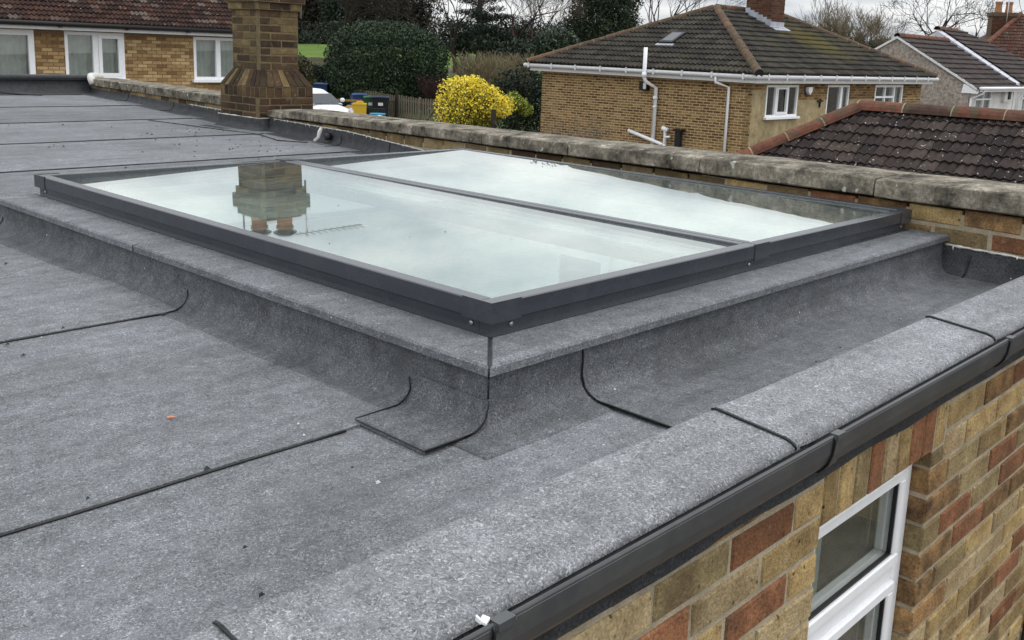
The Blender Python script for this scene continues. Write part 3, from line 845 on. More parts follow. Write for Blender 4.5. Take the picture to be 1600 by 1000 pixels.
# grey inner lining then the white shaft
b = MB()
for x0, x1, y0, y1 in ((OX0 - .012, OX0, OY0 - .012, OY1 + .012), (OX1, OX1 + .012, OY0 - .012, OY1 + .012), (OX0, OX1, OY0 - .012, OY0), (OX0, OX1, OY1, OY1 + .012)):
    b.box(x0, x1, y0, y1, .10, .155)
b.build('inner_lining', GREYPLY, sk)
b = MB()
for x0, x1, y0, y1 in ((OX0 - .005, OX0, OY0 - .005, OY1 + .005), (OX1, OX1 + .005, OY0 - .005, OY1 + .005), (OX0, OX1, OY0 - .005, OY0), (OX0, OX1, OY1, OY1 + .005)):
    b.box(x0, x1, y0, y1, SB - .02, .099)
b.build('shaft_lining', PLASTER, sk)
b = MB(); b.box(SM - .012, SM + .012, OY0, OY1, .10, .155); b.build('centre_bar', ANTH, sk)
# corner covers
def corner_cover(x, y, sx, sy):
    b = MB(); L, e = .095, .0022
    x0, x1 = sorted((x - sx * e, x + sx * L)); y0, y1 = sorted((y - sy * e, y + sy * RW * .0 + sy * .004))
    b.box(x0, x1, y0, y1, .185, T + e)
    y2, y3 = sorted((y + sy * .004, y + sy * L)); x2, x3 = sorted((x - sx * e, x + sx * .004))
    b.box(x2, x3, y2, y3, .185, T + e)
    b.build('corner_cover', ANTH, sk)
for x, sx in ((SX0, 1), (SX1, -1)):
    for y, sy in ((SY0, 1), (SY1, -1)): corner_cover(x, y, sx, sy)
b = MB(); b.box(SM - .01, SM + .075, SY0 - .0025, SY0 + .003, .184, T + .0022); b.build('joint_cover', ANTH, sk)
b = MB(); b.box(SM - .045, SM + .065, SY1 - .06, SY1 + .003, T - .002, T + .003); b.build('joint_cover', ANTH, sk)
b = MB(); b.box(SX1 - .09, SX1 - .086, SY0 - .001, SY0 + .05, .186, T + .001); b.build('joint_line', BLACKP, sk)
def screw(p, n):
    p, n = Vector(p), Vector(n)
    b = MB(); b.tube([p, p + n * .003, p + n * .0045], [.006, .006, .004], 10); b.build('screw', SCREW, sk, True)
screw((SX0 + .012, SY0 + .075, .171), (-1, 0, 0)); screw((SX0 + .075, SY0 + .012, .171), (0, -1, 0))
screw((SM - .02, SY0 + .012, .171), (0, -1, 0)); screw((SX1 - .06, SY0 + .012, .171), (0, -1, 0)); screw((SX0 + .012, SY1 - .07, .171), (-1, 0, 0))

# ================================================================== parapet wall with copings
par = thing('parapet_wall', 'low brick parapet wall with stone coping behind the skylight', 'wall', (3.9, 4, 0))
def pw(y, off=0.0, z=0.0):
    """point on the parapet line: off metres in front of its face"""
    return Vector((3.84 + .12 * (y - 1.2) - off, y + .12 * off, z))
pt = Vector((.12, 1, 0)).normalized(); pn = Vector((-1, .12, 0)).normalized()
def psl(y): return -.0160 * (y - 1.1)
b = MB()
for y0, y1, zt_ in ((.6, 2.6, .235), (2.6, 4.6, .205), (4.6, 7.25, .165), (7.78, 12.2, .19)):
    P = [pw(y0, -.002), pw(y1, -.002), pw(y1, -.3), pw(y0, -.3)]
    b.prism([(p.x, p.y, -2.4) for p in P][::-1], (0, 0, 2.4 + zt_))
b.build('wall_core', MORTAR, par)
PARM = [(BR_Y, 3), (BR_R, 2), (BR_M, 2.5), (BR_G, 1.5)]
PARF = [(CH_L, 3), (CH_M, 1.4), (BR_Y, 1.2), (BR_G, 1)]
for c in range(3):
    y = 1.32 - PITCH_L * 2 + (PITCH_L / 2 if c % 2 else 0)
    while y < 7.0:
        ym = y + PITCH_L / 2
        zc_ = .2265 - .075 * c + psl(ym)
        if c < 2 or ym < 1.2:
            if zc_ > -.02 + rz(ym):
                p = pw(ym, 0, zc_); m = pick(PARM if ym < 2.2 else PARF)
                if c == 0 and abs(ym - 1.434) < .02: m = BR_Y
                if c == 0 and abs(ym - 1.206) < .02: m = BR_M
                if c == 1 and abs(ym - 1.10) < .02: m = BR_R
                if c == 1 and abs(ym - 1.32) < .02: m = BR_G
                brick(par, p, pt, pn, PITCH_L - .0105, .064, .10, m)
        y += PITCH_L
for c in range(1):
    y = 7.86
    while y < 11.6:
        p = pw(y + .11, 0, .162); brick(par, p, pt, pn, .217, .064, .10, pick(PARF)); y += PITCH_L
def coping(y0, y1, zb0, zb1, h=.08, end=None, back=.40):
    b = MB(); n = max(2, int((y1 - y0) / .045)); rows = []
    pf = [(-.10, 0), (.027, .0), (.032, .005), (.032, h * .5), (.031, h - .006), (.026, h - .001), (-.02, h + .004), (-.15, h + .010), (-.26, h + .007), (-back + .02, h - .004), (-back, h - .012), (-back, .0)]
    for i in range(n + 1):
        t = i / n; y = y0 + (y1 - y0) * t; zb = zb0 + (zb1 - zb0) * t; r = []
        e = .010 if i in (0, n) else 0
        for k, (o, z) in enumerate(pf):
            j = .0035 * nz(y * 6, o * 30, z * 30 + y0) + .0035 * nz(y * 27, o * 50, z * 60)
            oo = o - (e * .6 if o > 0 else 0) + (j if 0 < k < 11 else 0); zz = z - (e * .5 if z > h * .6 else 0) + (j * .7 if k > 1 else 0)
            r.append(pw(y, oo, zb + zz))
        rows.append(r)
    b.grid(rows)
    b.f.append(tuple(range(len(pf)))); b.f.append(tuple(len(pf) * n + k for k in range(len(pf) - 1, -1, -1)))
    return b.build('coping_stone', STONE, par, False)
CJ = [.35, .85, 1.685, 2.60, 3.526, 4.299, 5.505, 6.92]
for i, (a, c) in enumerate(zip(CJ[:-1], CJ[1:])):
    s = rnd.uniform(-.003, .003)
    coping(a + .004, c - .004, .271 + psl(a) + s, .271 + psl(c) + s + rnd.uniform(-.002, .002), .081 - .0035 * a)
for a, c in ((7.83, 9.2), (9.21, 10.03), (10.04, 11.0), (11.01, 11.86)): coping(a, c, .199 - .004 * (a - 7.8), .199 - .004 * (c - 7.8), .08)
coping(6.93, 7.2, .168, .166, .056)
# felt dressed up the parapet with a ragged white mortar bead
def pzt(y): return .112 + .040 * max(0, min(1, (y - 4.9) / 1.0))
pprof = [(.012, None), (.013, .09)] + [(.07 + .058 * math.cos(a), .06 + .057 * math.sin(a)) for a in [math.pi + math.pi / 2 * k / 6 for k in range(7)]] + [(.10, .004), (.15, .0035), (.151, -.004)]
def ppath(y0, y1, step=.06):
    n = int((y1 - y0) / step); return [(*pw(y0 + (y1 - y0) * i / n).xy, pn.x, pn.y) for i in range(n + 1)]
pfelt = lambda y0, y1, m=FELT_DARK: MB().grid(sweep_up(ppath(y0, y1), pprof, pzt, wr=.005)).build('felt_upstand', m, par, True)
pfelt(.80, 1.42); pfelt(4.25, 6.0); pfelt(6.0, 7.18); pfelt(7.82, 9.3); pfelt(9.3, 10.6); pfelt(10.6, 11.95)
for y in (1.27, 6.0, 5.35, 9.3, 10.6):
    r = sweep_up([(*pw(y).xy, pn.x, pn.y)], pprof, pzt)[0]; seam([Vector(p) + pn * .003 + Vector((0, -.002, .002)) for p in r[1:-1]], .0035, parent=par)
seam([pw(y, .155, rz(y) + .006) for y in np.linspace(.9, 1.33, 8)], .004, parent=par)
seam([pw(8.3, .62, rz(8.3) + .008), pw(7.1, .30, rz(7.1) + .008), pw(6.9, .24, rz(6.9) + .008), pw(6.45, .30, rz(6.4) + .008), pw(6.25, .16, rz(6.2) + .008)], .004, parent=par)
def mortar_bead(y0, y1, amp):
    b = MB(); n = int((y1 - y0) / .012); pts = []; rs = []
    for i in range(n + 1):
        y = y0 + (y1 - y0) * i / n
        pts.append(pw(y, .012, pzt(y) + .003 + .003 * nz(y * 30, 2))); rs.append(.0045 + amp * max(-.4, nz(y * 40, 5)) )
    b.tube(pts, rs, 6)
    for i in range(0, n, 5):
        if rnd.random() < .45:
            p = pts[i]; l = rnd.uniform(.006, .02); b.tube([p + pn * .004, p + pn * .006 + Vector((0, 0, -l * .6)), p + pn * .004 + Vector((0, 0, -l))], [.004, .003, .001], 5)
    b.build('mortar_bead', WHITE_M, par, True)
mortar_bead(.85, 1.37, .006); mortar_bead(4.5, 7.1, .006); mortar_bead(7.85, 8.9, .008)
# splodge of white mortar and a stub outlet by the wall
b = MB(); p0 = pw(6.24, .05, rz(6.24) + .115)
b.tube([p0, p0 + Vector((-.02, -.01, -.03)), p0 + Vector((-.03, -.005, -.07)), p0 + Vector((-.07, -.01, -.095))], [.012, .018, .014, .012], 8)
tag(b.build('mortar_lump', WHITE_M, None, True), 'white lump of mortar run down the felt upstand behind the skylight', 'mortar')
b = MB(); p0 = pw(6.14, .03, rz(6.14) + .06)
b.tube([p0, p0 + pn * .035], .028, 14); b.build('overflow_pipe', BLACKP, None, True)
ov = bpy.data.objects['overflow_pipe']; tag(ov, 'short black overflow pipe beside the white mortar lump', 'pipe')

# far kerb of the flat roof
fk = thing('far_kerb', 'felt covered kerb along the far edge of the flat roof', 'kerb', (1, 11.9, .1))
rows = []
for i in range(60):
    x = -4.5 + (9.6) * i / 59
    w = .004 * nz(x * 3, 1)
    pf = [(11.68, .090), (11.80, .096), (11.87, .115), (11.90, .15), (11.905, .20), (11.91, .248 + w), (11.875, .250 + w), (11.872, .288 + w), (11.89, .296 + w), (12.15, .294 + w), (12.155, .05)]
    rows.append([(x, y + w, z) for y, z in pf])
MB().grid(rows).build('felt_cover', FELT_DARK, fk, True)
seam([(4.05, 11.90, .248), (4.05, 11.885, .14), (4.08, 11.80, .104), (4.25, 11.62, .094), (4.4, 11.5, .092)], .006, parent=fk)
seam([(-4, 11.87, .249), (1, 11.87, .249), (5.1, 11.87, .249)], .004, parent=fk)
b = MB(); b.tube([(5.05, 11.72, .20), (5.06, 11.76, .25), (5.1, 11.86, .285), (5.2, 11.95, .285), (5.3, 11.98, .27)], [.03, .04, .045, .04, .03], 8); b.build('mortar_cap', WHITE_M, fk, True)

# ================================================================== chimney
ch = thing('brick_chimney', 'sooty square brick chimney stack with a flared base standing on the parapet', 'chimney', (4.7, 7.5, .03))
CXa, CXb, CYa, CYb = 4.462, 4.99, 7.206, 7.815      # plinth
SXa, SXb, SYa, SYb = 4.513, 4.882, 7.262, 7.688     # shaft
CH, CJT = .061, .0095
def brick_box(x0, x1, y0, y1, z0, courses, ch_h, Ls, mats, core=True, jt=CJT, phase=0):
    if core: MB().box(x0 + .002, x1 - .002, y0 + .002, y1 - .002, z0, z0 + courses * ch_h).build('brick_core', MORTAR_D, ch)
    th = Ls * .45
    for c in range(courses):
        zc_ = z0 + ch_h * (c + .5); even = (c + phase) % 2
        # front face (-Y): runs corner to corner on even courses
        a0, a1 = (x0, x1)
        def run(s, e, first):
            L = e - s; n = [];  x = s; k = first
            while x < e - .01:
                l = min(k, e - x); 
                if e - (x + l) < Ls * .3: l = e - x
                n.append((x, x + l)); x += l; k = Ls
            return n
        f_first = Ls if even else Ls * .5
        for s, e in run(x0, x1, f_first):
            brick(ch, ((s + e) / 2, y0, zc_), (1, 0, 0), (0, -1, 0), e - s - jt, ch_h - jt, .05, mats(s, c, 'f'))
        l_first = Ls * .5 if even else Ls
        for s, e in run(y0 + .052, y1, l_first - .0):
            brick(ch, (x0, (s + e) / 2, zc_), (0, 1, 0), (-1, 0, 0), e - s - jt, ch_h - jt, .05, mats(s, c, 'l'))
def cm_shaft(s, c, side):
    if side == 'l': return pick([(CH_L, 4), (CH_M, 3), (CH_D, 1.2)])
    return pick([(CH_D, 3.2), (CH_M, 3.2), (CH_L, 1.2)]) if c < 5 else pick([(CH_D, 2.2), (CH_M, 2.5), (CH_L, 2.5)])
def cm_pl(s, c, side): return pick([(CH_D, 4), (CH_M, 2)])
brick_box(CXa, CXb, CYa, CYb, .014, 5, CH, .205, cm_pl)
ZP = .014 + 5 * CH                                   # .3475
# upright course then the sloping weathering course
MB().box(CXa + .003, CXb - .003, CYa + .003, CYb - .003, ZP, ZP + .088).build('brick_core', MORTAR_D, ch)
core = MB()
A = [(CXa + .006, CYa + .006), (CXb - .006, CYa + .006), (CXb - .006, CYb - .006), (CXa + .006, CYb - .006)]
B_ = [(SXa + .004, SYa + .004), (SXb - .004, SYa + .004), (SXb - .004, SYb - .004), (SXa + .004, SYb - .004)]
z0, z1 = ZP + .088, ZP + .088 + .135
core.add([(x, y, z0) for x, y in A] + [(x, y, z1) for x, y in B_], [(0, 1, 5, 4), (1, 2, 6, 5), (2, 3, 7, 6), (3, 0, 4, 7), (4, 5, 6, 7)]); core.build('brick_core', MORTAR_D, ch)
FLM = [(CH_D, 3.5), (CH_M, 2.2), (CH_L, 1.0)]
def flare(p0, p1, q0, q1, front, n):
    """n bricks laid side by side from the plinth edge p0-p1 up to the shaft edge q0-q1"""
    p0, p1, q0, q1 = map(Vector, (p0, p1, q0, q1)); front = Vector(front)
    ax = (p1 - p0).normalized()
    for i in range(n):
        t0, t1 = i / n, (i + 1) / n; g_ = .0035
        a, b2 = p0.lerp(p1, t0) + ax * g_, p0.lerp(p1, t1) - ax * g_
        c, d = q0.lerp(q1, t0) + ax * g_, q0.lerp(q1, t1) - ax * g_
        o = front * .0; ins = -front * .05 + Vector((0, 0, -.02))
        b = MB(); lift = Vector((0, 0, rnd.uniform(0, .004))) + front * rnd.uniform(0, .004)
        vs = [a + lift, b2 + lift, d + lift, c + lift]; vi = [v + ins for v in (a, b2, d, c)]
        b.add(vs + vi, [(0, 1, 2, 3), (0, 4, 5, 1), (1, 5, 6, 2), (2, 6, 7, 3), (3, 7, 4, 0), (7, 6, 5, 4)])
        b.build('flare_brick', pick(FLM), ch)
        # upright brick below it
        w = (p1 - p0).length / n
        brick(ch, (p0.lerp(p1, (t0 + t1) / 2) - Vector((0, 0, .044))), (0, 0, 1), front, .082, w - .008, .05, pick(FLM), 'upright_brick')
flare((CXa, CYa, z0), (CXb, CYa, z0), (SXa, SYa, z1), (SXb, SYa, z1), (0, -1, 0), 7)
flare((CXa, CYb, z0), (CXa, CYa + .003, z0), (SXa, SYb, z1), (SXa, SYa, z1), (-1, 0, 0), 9)
NS = 8
brick_box(SXa, SXb, SYa, SYb, z1, NS, CH, .205, cm_shaft)
zt = z1 + NS * CH
e = 0
for i, (ov_, n) in enumerate(((.022, 1), (.045, 2), (.018, 1))):
    brick_box(SXa - ov_, SXb + ov_, SYa - ov_, SYb + ov_, zt, n, CH, .205, cm_shaft if i < 2 else cm_pl, phase=i); zt += n * CH
MB().bbox(SXa + .01, SXb - .01, SYa + .01, SYb - .01, zt, zt + .02, .006).build('flaunching', MORTAR_D, ch)
for x, y, h in ((SXa + .11, SYb - .12, .12), (SXb - .12, SYa + .12, .11)):
    pot = MB().lathe((x, y, zt + .018), [(.075, 0), (.068, .02), (.064, h - .03), (.075, h - .025), (.075, h), (.055, h), (.055, h - .05)], 18).build('chimney_pot', POT, ch, False)
    b = MB(); b.lathe((x, y, zt + .018 + h + .03), [(.10, 0), (.105, .006), (.07, .03), (.01, .04)], 16)
    for k in range(4): b.tube([(x + .06 * math.cos(k * 1.57), y + .06 * math.sin(k * 1.57), zt + h + .005), (x + .06 * math.cos(k * 1.57), y + .06 * math.sin(k * 1.57), zt + .02 + h + .035)], .006, 5)
    b.build('cowl', BLACKP, pot)
b = MB()
b.tube([(SXb + .02, SYa - .01, zt - .3), (SXb + .02, SYa - .01, zt + .2)], .009, 6)
b.tube([(SXb - .1, SYa - .01, zt + .17), (SXb + .55, SYa - .10, zt + .16)], .006, 5)
for k in range(10): 
    t = k / 9; c = Vector((SXb - .02 + .55 * t, SYa - .02 - .075 * t, zt + .172)); b.tube([c + Vector((-.008, -.09, 0)), c + Vector((.008, .09, 0))], .0035, 4)
b.tube([(SXa + .0, SYb - .05, zt - .1), (SXa + .0, SYb - .05, zt + .45)], .008, 6)
tag(b.build('tv_aerial', SCREW, None, True), 'thin television aerial fixed to the top of the nearest chimney', 'aerial')
# felt dressed round the base
cp = offset_path([(CXa, CYb + .02), (CXa, CYa), (CXa + .33, CYa)], .06)
cprof = [(.012, None), (.013, .09)] + [(.07 + .058 * math.cos(a), .06 + .057 * math.sin(a)) for a in [math.pi + math.pi / 2 * k / 6 for k in range(7)]] + [(.12, .004), (.20, .0035), (.201, -.004)]
rows = sweep_up(cp, cprof, lambda y: .150, wr=.006)
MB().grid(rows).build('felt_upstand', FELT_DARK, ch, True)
b = MB(); pts = [Vector((x + nx * .012, y + ny * .012, .153)) for x, y, nx, ny in cp]; b.tube(pts, [.004 + .006 * max(-.3, nz(p.x * 30, p.y * 30)) for p in pts], 6); b.build('mortar_bead', WHITE_M, ch, True)

# ================================================================== roof tiles
def tile_geo(fr, a0, a1, c0, c1, s0, s1, rolls, hroll, thick, full_w):
    """a rolled tile: lower edge a0..a1 at slope distance s0, upper edge c0..c1 at s1; fr(u, s, n) gives points"""
    n = rolls * 4; low = []; top = []; bot = []
    for k in range(n + 1):
        t = k / n; ul = a0 + (a1 - a0) * t; uu = c0 + (c1 - c0) * t
        ph = (ul / full_w) * rolls
        h = hroll * (.5 - .5 * math.cos(2 * math.pi * ph)) ** 1.3
        ph2 = (uu / full_w) * rolls
        h2 = hroll * (.5 - .5 * math.cos(2 * math.pi * ph2)) ** 1.3
        low.append(fr(ul, s0, thick + h)); top.append(fr(uu, s1 + .02, h2)); bot.append(fr(ul, s0 + .004, h * .7 - .002))
    vs = low + top + bot; m = n + 1
    fs = [(i, i + 1, m + i + 1, m + i) for i in range(n)] + [(2 * m + i, 2 * m + i + 1, i + 1, i) for i in range(n)]
    return vs, fs
def tile_face(parent, m, origin, u, sdir, nrm, ulim, slen, gauge, w, rolls, hroll, thick, max_parts, umin, umax, order=None, base_m=None):
    """tiles over a roof face; ulim(s) -> (lo, hi). The first max_parts tiles are single objects, the rest one mesh"""
    origin, u, sdir, nrm = map(Vector, (origin, u, sdir, nrm))
    fr = lambda a, s, n: origin + u * a + sdir * s + nrm * n
    # boarding under the tiles
    p = MB(); lo0, hi0 = ulim(0); lo1, hi1 = ulim(slen)
    q = [fr(lo0, 0, -.012), fr(hi0, 0, -.012), fr(hi1, slen, -.012), fr(lo1, slen, -.012)]
    p.prism(q, -nrm * .05); p.build('roof', base_m or m, parent)
    tiles = []
    rows = int(math.ceil(slen / gauge))
    for r in range(rows):
        s0 = r * gauge; s1 = min(slen, s0 + gauge)
        l0, h0 = ulim(s0); l1, h1 = ulim(s1)
        off = (r % 2) * w * .5 * 0
        k = math.floor((min(l0, l1) - off) / w)
        while off + k * w < max(h0, h1):
            a, b2 = off + k * w, off + (k + 1) * w
            A0, A1 = max(a, l0), min(b2, h0); C0, C1 = max(a, l1), min(b2, h1)
            if A1 - A0 > .01:
                if C1 - C0 < .01: C0 = C1 = min(max(C0, l1), h1)
                tiles.append((r, k, A0, A1, C0, C1, s0, s1, (A0 == a and A1 == b2 and C0 == a and C1 == b2)))
            k += 1
    if order: tiles.sort(key=order)
    shared = None; rest = MB()
    for i, (r, k, A0, A1, C0, C1, s0, s1, full) in enumerate(tiles):
        jit = rnd.uniform(-.004, .006)
        if i < max_parts:
            if full:
                if shared is None:
                    vs, fs = tile_geo(lambda a, s, n: Vector((a, s, n)), 0, w - .004, 0, w - .004, 0, gauge, rolls, hroll, thick, w)
                    shared = MB().add(vs, fs).mesh('roof_tile', m)
                o = put('roof_tile', shared, parent, frame_m(fr(k * w, s0, jit), u, sdir, nrm))
            else:
                vs, fs = tile_geo(lambda a, s, n: fr(a, s, n + jit), A0, A1 - .004, C0, C1 - .004, s0, s1, rolls, hroll, thick, w)
                MB().add(vs, fs).build('roof_tile', m, parent)
        else:
            vs, fs = tile_geo(lambda a, s, n: fr(a, s, n + jit), A0, A1 - .004, C0, C1 - .004, s0, s1, rolls, hroll, thick, w)
            rest.add(vs, fs)
    if rest.v: rest.build('roof_tiles', m, parent, kind='stuff')
def ridge_run(parent, p0, p1, L, r, m, bed=None, nrm=(0, 0, 1)):
    p0, p1 = Vector(p0), Vector(p1); d = (p1 - p0); n = max(1, round(d.length / L)); d.normalize(); seg = (p1 - p0).length / n
    side = d.cross(Vector(nrm)).normalized(); upv = side.cross(d)
    for i in range(n):
        b = MB(); rr = r * rnd.uniform(.96, 1.04); rows = []
        for e_, sc in ((.003, 1.04), (seg * .5, 1.0), (seg - .008, .97)):
            c = p0 + d * (i * seg + e_)
            rows.append([c + side * (math.cos(a) * rr * sc) + upv * (math.sin(a) * rr * sc - r * .35) for a in [math.pi * k / 8 for k in range(9)]])
        b.grid(rows); b.grid([[v - (v - (p0 + d * (i * seg + .003))) * .16 for v in rows[0]], rows[0]])
        b.build('ridge_tile', m, parent, False)
        if bed:
            b = MB(); c = p0 + d * (i * seg); b.grid([[c + d * q_ + side * (math.cos(a) * r * .99) + upv * (math.sin(a) * r * .99 - r * .35) for a in [math.pi * k / 8 for k in range(9)]] for q_ in (-.012, .012)]); b.build('bedding_mortar', bed, parent)
BED = mortarmat('bedding_mortar', (.36, .31, .21))
# ------------------------------------------------------------------ outbuilding roof on the right
gar = thing('tiled_outbuilding', 'low outbuilding with a lichen spotted dark tiled hip roof and red ridge tiles', 'building', (9, 3, -2.45))
GX, GY, GZ = 9.0, 4.12, .36; gp = math.tan(R(33)); gc, gs = math.cos(R(33)), math.sin(R(33))
SL = 2.6 / gc                                       # slope length to the eaves
gez = GZ - 2.6 * gp
# face towards -X: origin at the eaves corner, u along -Y
go = Vector((GX - 2.6, GY + 2.6, gez))
tile_face(gar, T_GAR, go, (0, -1, 0), (gc, 0, gs), (-gs, 0, gc), lambda s: (s * gc, 12.5), SL, .142, .150, 2, .020, .018, 300, 0, 12,
          order=lambda t: (-(t[6] > .9) * 1, abs(t[2] - 3.2)))
# end face towards +Y and the back face
for poly in ([(GX - 2.6, GY + 2.6, gez), (GX + 2.6, GY + 2.6, gez), (GX, GY, GZ)], [(GX + 2.6, GY + 2.6, gez), (GX + 2.6, -6, gez), (GX, -6, GZ), (GX, GY, GZ)]):
    b = MB(); b.add(poly, [tuple(range(len(poly)))]); b.build('roof_slope', T_GAR, gar)
ridge_run(gar, (GX, GY + .02, GZ + .03), (GX, -6, GZ + .03), .44, .090, RIDGE, BED)
ridge_run(gar, (GX - 2.58, GY + 2.58, gez + .03), (GX - .03, GY + .03, GZ + .02), .36, .082, RIDGE, BED)
b = MB(); b.box(GX - 2.4, GX + 2.4, -6, GY + 2.4, -2.45, gez - .02); b.build('wall', R_YEL, gar)

# ------------------------------------------------------------------ brick panels for houses further off
def brick_panel(parent, o, u, front, L, H, m, pl=.225, phh=.075, th=.012, holes=(), name='brickwork', jt=.011):
    """bricks standing proud of a wall plane, one mesh; holes = (u0, u1, z0, z1)"""
    o, u, front = Vector(o), Vector(u), Vector(front); b = MB()
    for c in range(int(H / phh)):
        z0 = c * phh; x = -(pl / 2 if c % 2 else 0)
        while x < L:
            a0, a1 = max(0, x), min(L, x + pl - jt); x += pl
            if a1 - a0 < .02: continue
            parts = [(a0, a1)]
            for h0, h1, y0, y1 in holes:
                if z0 + phh > y0 and z0 < y1:
                    nw = []
                    for s, e in parts:
                        if e <= h0 or s >= h1: nw.append((s, e)); continue
                        if s < h0: nw.append((s, h0))
                        if e > h1: nw.append((h1, e))
                    parts = nw
            for s, e in parts:
                if e - s < .015: continue
                c0 = o + u * ((s + e) / 2) + Vector((0, 0, z0 + phh / 2)); pj = rnd.uniform(0, .002)
                vs = []
                hu, hz = u * ((e - s) / 2), Vector((0, 0, (phh - jt) / 2))
                f_ = front * (th + pj)
                vs = [c0 - hu - hz + f_, c0 + hu - hz + f_, c0 + hu + hz + f_, c0 - hu + hz + f_, c0 - hu - hz, c0 + hu - hz, c0 + hu + hz, c0 - hu + hz]
                b.add(vs, [(0, 1, 2, 3), (4, 5, 1, 0), (5, 6, 2, 1), (6, 7, 3, 2), (7, 4, 0, 3)])
    return b.build(name, m, parent, kind='stuff')
def house_window(parent, o, u, front, w, z0, z1, mullions=(), trans=None, sill=True, fw_=.06, curtain=True, cmat=None, cx=(0, 1)):
    """window in a facade: o = left jamb at z 0 on the wall plane"""
    o, u, front = Vector(o), Vector(u), Vector(front); up_ = Vector((0, 0, 1))
    def bar(b, a0, a1, y0, y1, d0, d1):
        c = o + u * (a0 + a1) / 2 + up_ * (y0 + y1) / 2 + front * (d0 + d1) / 2
        b.obox(c, u * (a1 - a0) / 2, front * (d1 - d0) / 2, up_ * (y1 - y0) / 2)
    t = bpy.data.objects.new('window', None); col.objects.link(t); t.parent = parent; t.location = o + u * w / 2 + up_ * z0 - world_loc(parent)
    b = MB()
    bar(b, 0, w, z0, z0 + fw_, -.06, .015); bar(b, 0, w, z1 - fw_, z1, -.06, .015)
    bar(b, 0, fw_, z0 + fw_, z1 - fw_, -.058, .013); bar(b, w - fw_, w, z0 + fw_, z1 - fw_, -.058, .013)
    for m in mullions: bar(b, m[0] - m[1] / 2, m[0] + m[1] / 2, z0 + fw_, z1 - fw_, -.055, .018)
    if trans:
        for a0, a1, zz in trans: bar(b, a0, a1, zz - .03, zz + .03, -.05, .022)
    b.build('frame', WHITE, t)
    b = MB(); bar(b, fw_, w - fw_, z0 + fw_, z1 - fw_, -.045, -.035); b.build('pane', WGLASS, t)
    if sill:
        b = MB(); bar(b, -.06, w + .06, z0 - .06, z0 - .001, -.02, .10); b.build('sill', WHITE, t)
    b = MB(); bar(b, 0, w, z0, z1, -.62, -.60); bar(b, -.02, 0, z0, z1, -.6, -.061); bar(b, w, w + .02, z0, z1, -.6, -.061); bar(b, 0, w, z0 - .02, z0, -.6, -.061); bar(b, 0, w, z1, z1 + .02, -.6, -.061)
    b.build('recess', DARK, t)
    if curtain:
        b = MB(); rows = []; n = max(6, int(w * (cx[1] - cx[0]) / .035))
        for zz in (z0 + fw_ * .5, z1 - fw_ * .5):
            rows.append([o + u * (w * (cx[0] + (cx[1] - cx[0]) * i / n)) + up_ * zz + front * (-.16 + .028 * math.sin(i * 1.9) + .012 * math.sin(i * .7)) for i in range(n + 1)])
        b.grid(rows); b.build('curtain', cmat or CURTAIN, t, True)
    return t
def wall_with_holes(parent, o, u, front, L, H, holes, m, depth=.2, name='wall'):
    """wall slab behind the plane with openings, from u-intervals"""
    o, u, front = Vector(o), Vector(u), Vector(front); up_ = Vector((0, 0, 1)); b = MB()
    xs = sorted({0, L, *[h[0] for h in holes], *[h[1] for h in holes]})
    for a, c in zip(xs[:-1], xs[1:]):
        cuts = sorted((h[2], h[3]) for h in holes if h[0] <= a + 1e-6 and h[1] >= c - 1e-6)
        z = 0; segs = []
        for y0, y1 in cuts: segs.append((z, y0)); z = y1
        segs.append((z, H))
        for y0, y1 in segs:
            if y1 - y0 < .005: continue
            ctr = o + u * (a + c) / 2 + up_ * (y0 + y1) / 2 - front * (depth / 2)
            b.obox(ctr, u * (c - a) / 2, front * depth / 2, up_ * (y1 - y0) / 2)
    return b.build(name, m, parent)
def pipe(parent, pts, r, m=WHITE, name='downpipe', n=10): return MB().tube(pts, r, n).build(name, m, parent, True)

# ------------------------------------------------------------------ left house: brown tiled roof, three white windows
lh = thing('left_house', 'buff brick house with red brown tiles and three white windows beyond the flat roof', 'house', (9, 21.5, -2.2))
LX0, LX1, LY = 1.5, 13.7, 21.5
lz = -2.3
LW = [(6.55, 8.12, -1.2, .80), (8.73, 10.0, -.17, .80), (11.62, 12.95, -.18, .79)]
holes = [(a - LX0, c - LX0, z0 - lz, z1 - lz) for a, c, z0, z1 in LW]
wall_with_holes(lh, (LX0, LY, lz), (1, 0, 0), (0, -1, 0), LX1 - LX0, 3.14, holes, M_LEFT)
brick_panel(lh, (LX0 + 4.4, LY, -.6), (1, 0, 0), (0, -1, 0), LX1 - LX0 - 4.4, 1.42, B_LEFT, holes=[(a - 4.4, c - 4.4, z0 + .6 + lz, z1 + .6 + lz) for a, c, z0, z1 in holes], jt=.012)
b = MB(); b.box(LX0, LX1, LY + .2, LY + 7, lz, .84); b.build('back_walls', M_LEFT, lh)
house_window(lh, (LW[0][0], LY, 0), (1, 0, 0), (0, -1, 0), 1.57, -1.2, .80, [(.62, .13)], None, True, .11)
w2 = house_window(lh, (LW[1][0], LY, 0), (1, 0, 0), (0, -1, 0), 1.27, -.17, .80, [(.64, .11)], None, True, .065)
b = MB(); 
o_ = Vector((LW[1][0], LY, 0))
def lbar(b, a0, a1, y0, y1, d0, d1): b.box(o_.x + a0, o_.x + a1, LY - d1, LY - d0, y0, y1)
lbar(b, .70, 1.21, -.115, -.05, -.03, .03); lbar(b, .70, 1.21, .68, .745, -.03, .03); lbar(b, .70, .775, -.05, .68, -.03, .029); lbar(b, 1.13, 1.21, -.05, .68, -.03, .029)
b.build('sash', WHITE, w2)
house_window(lh, (LW[2][0], LY, 0), (1, 0, 0), (0, -1, 0), 1.33, -.18, .79, [(.62, .11)], None, True, .065)
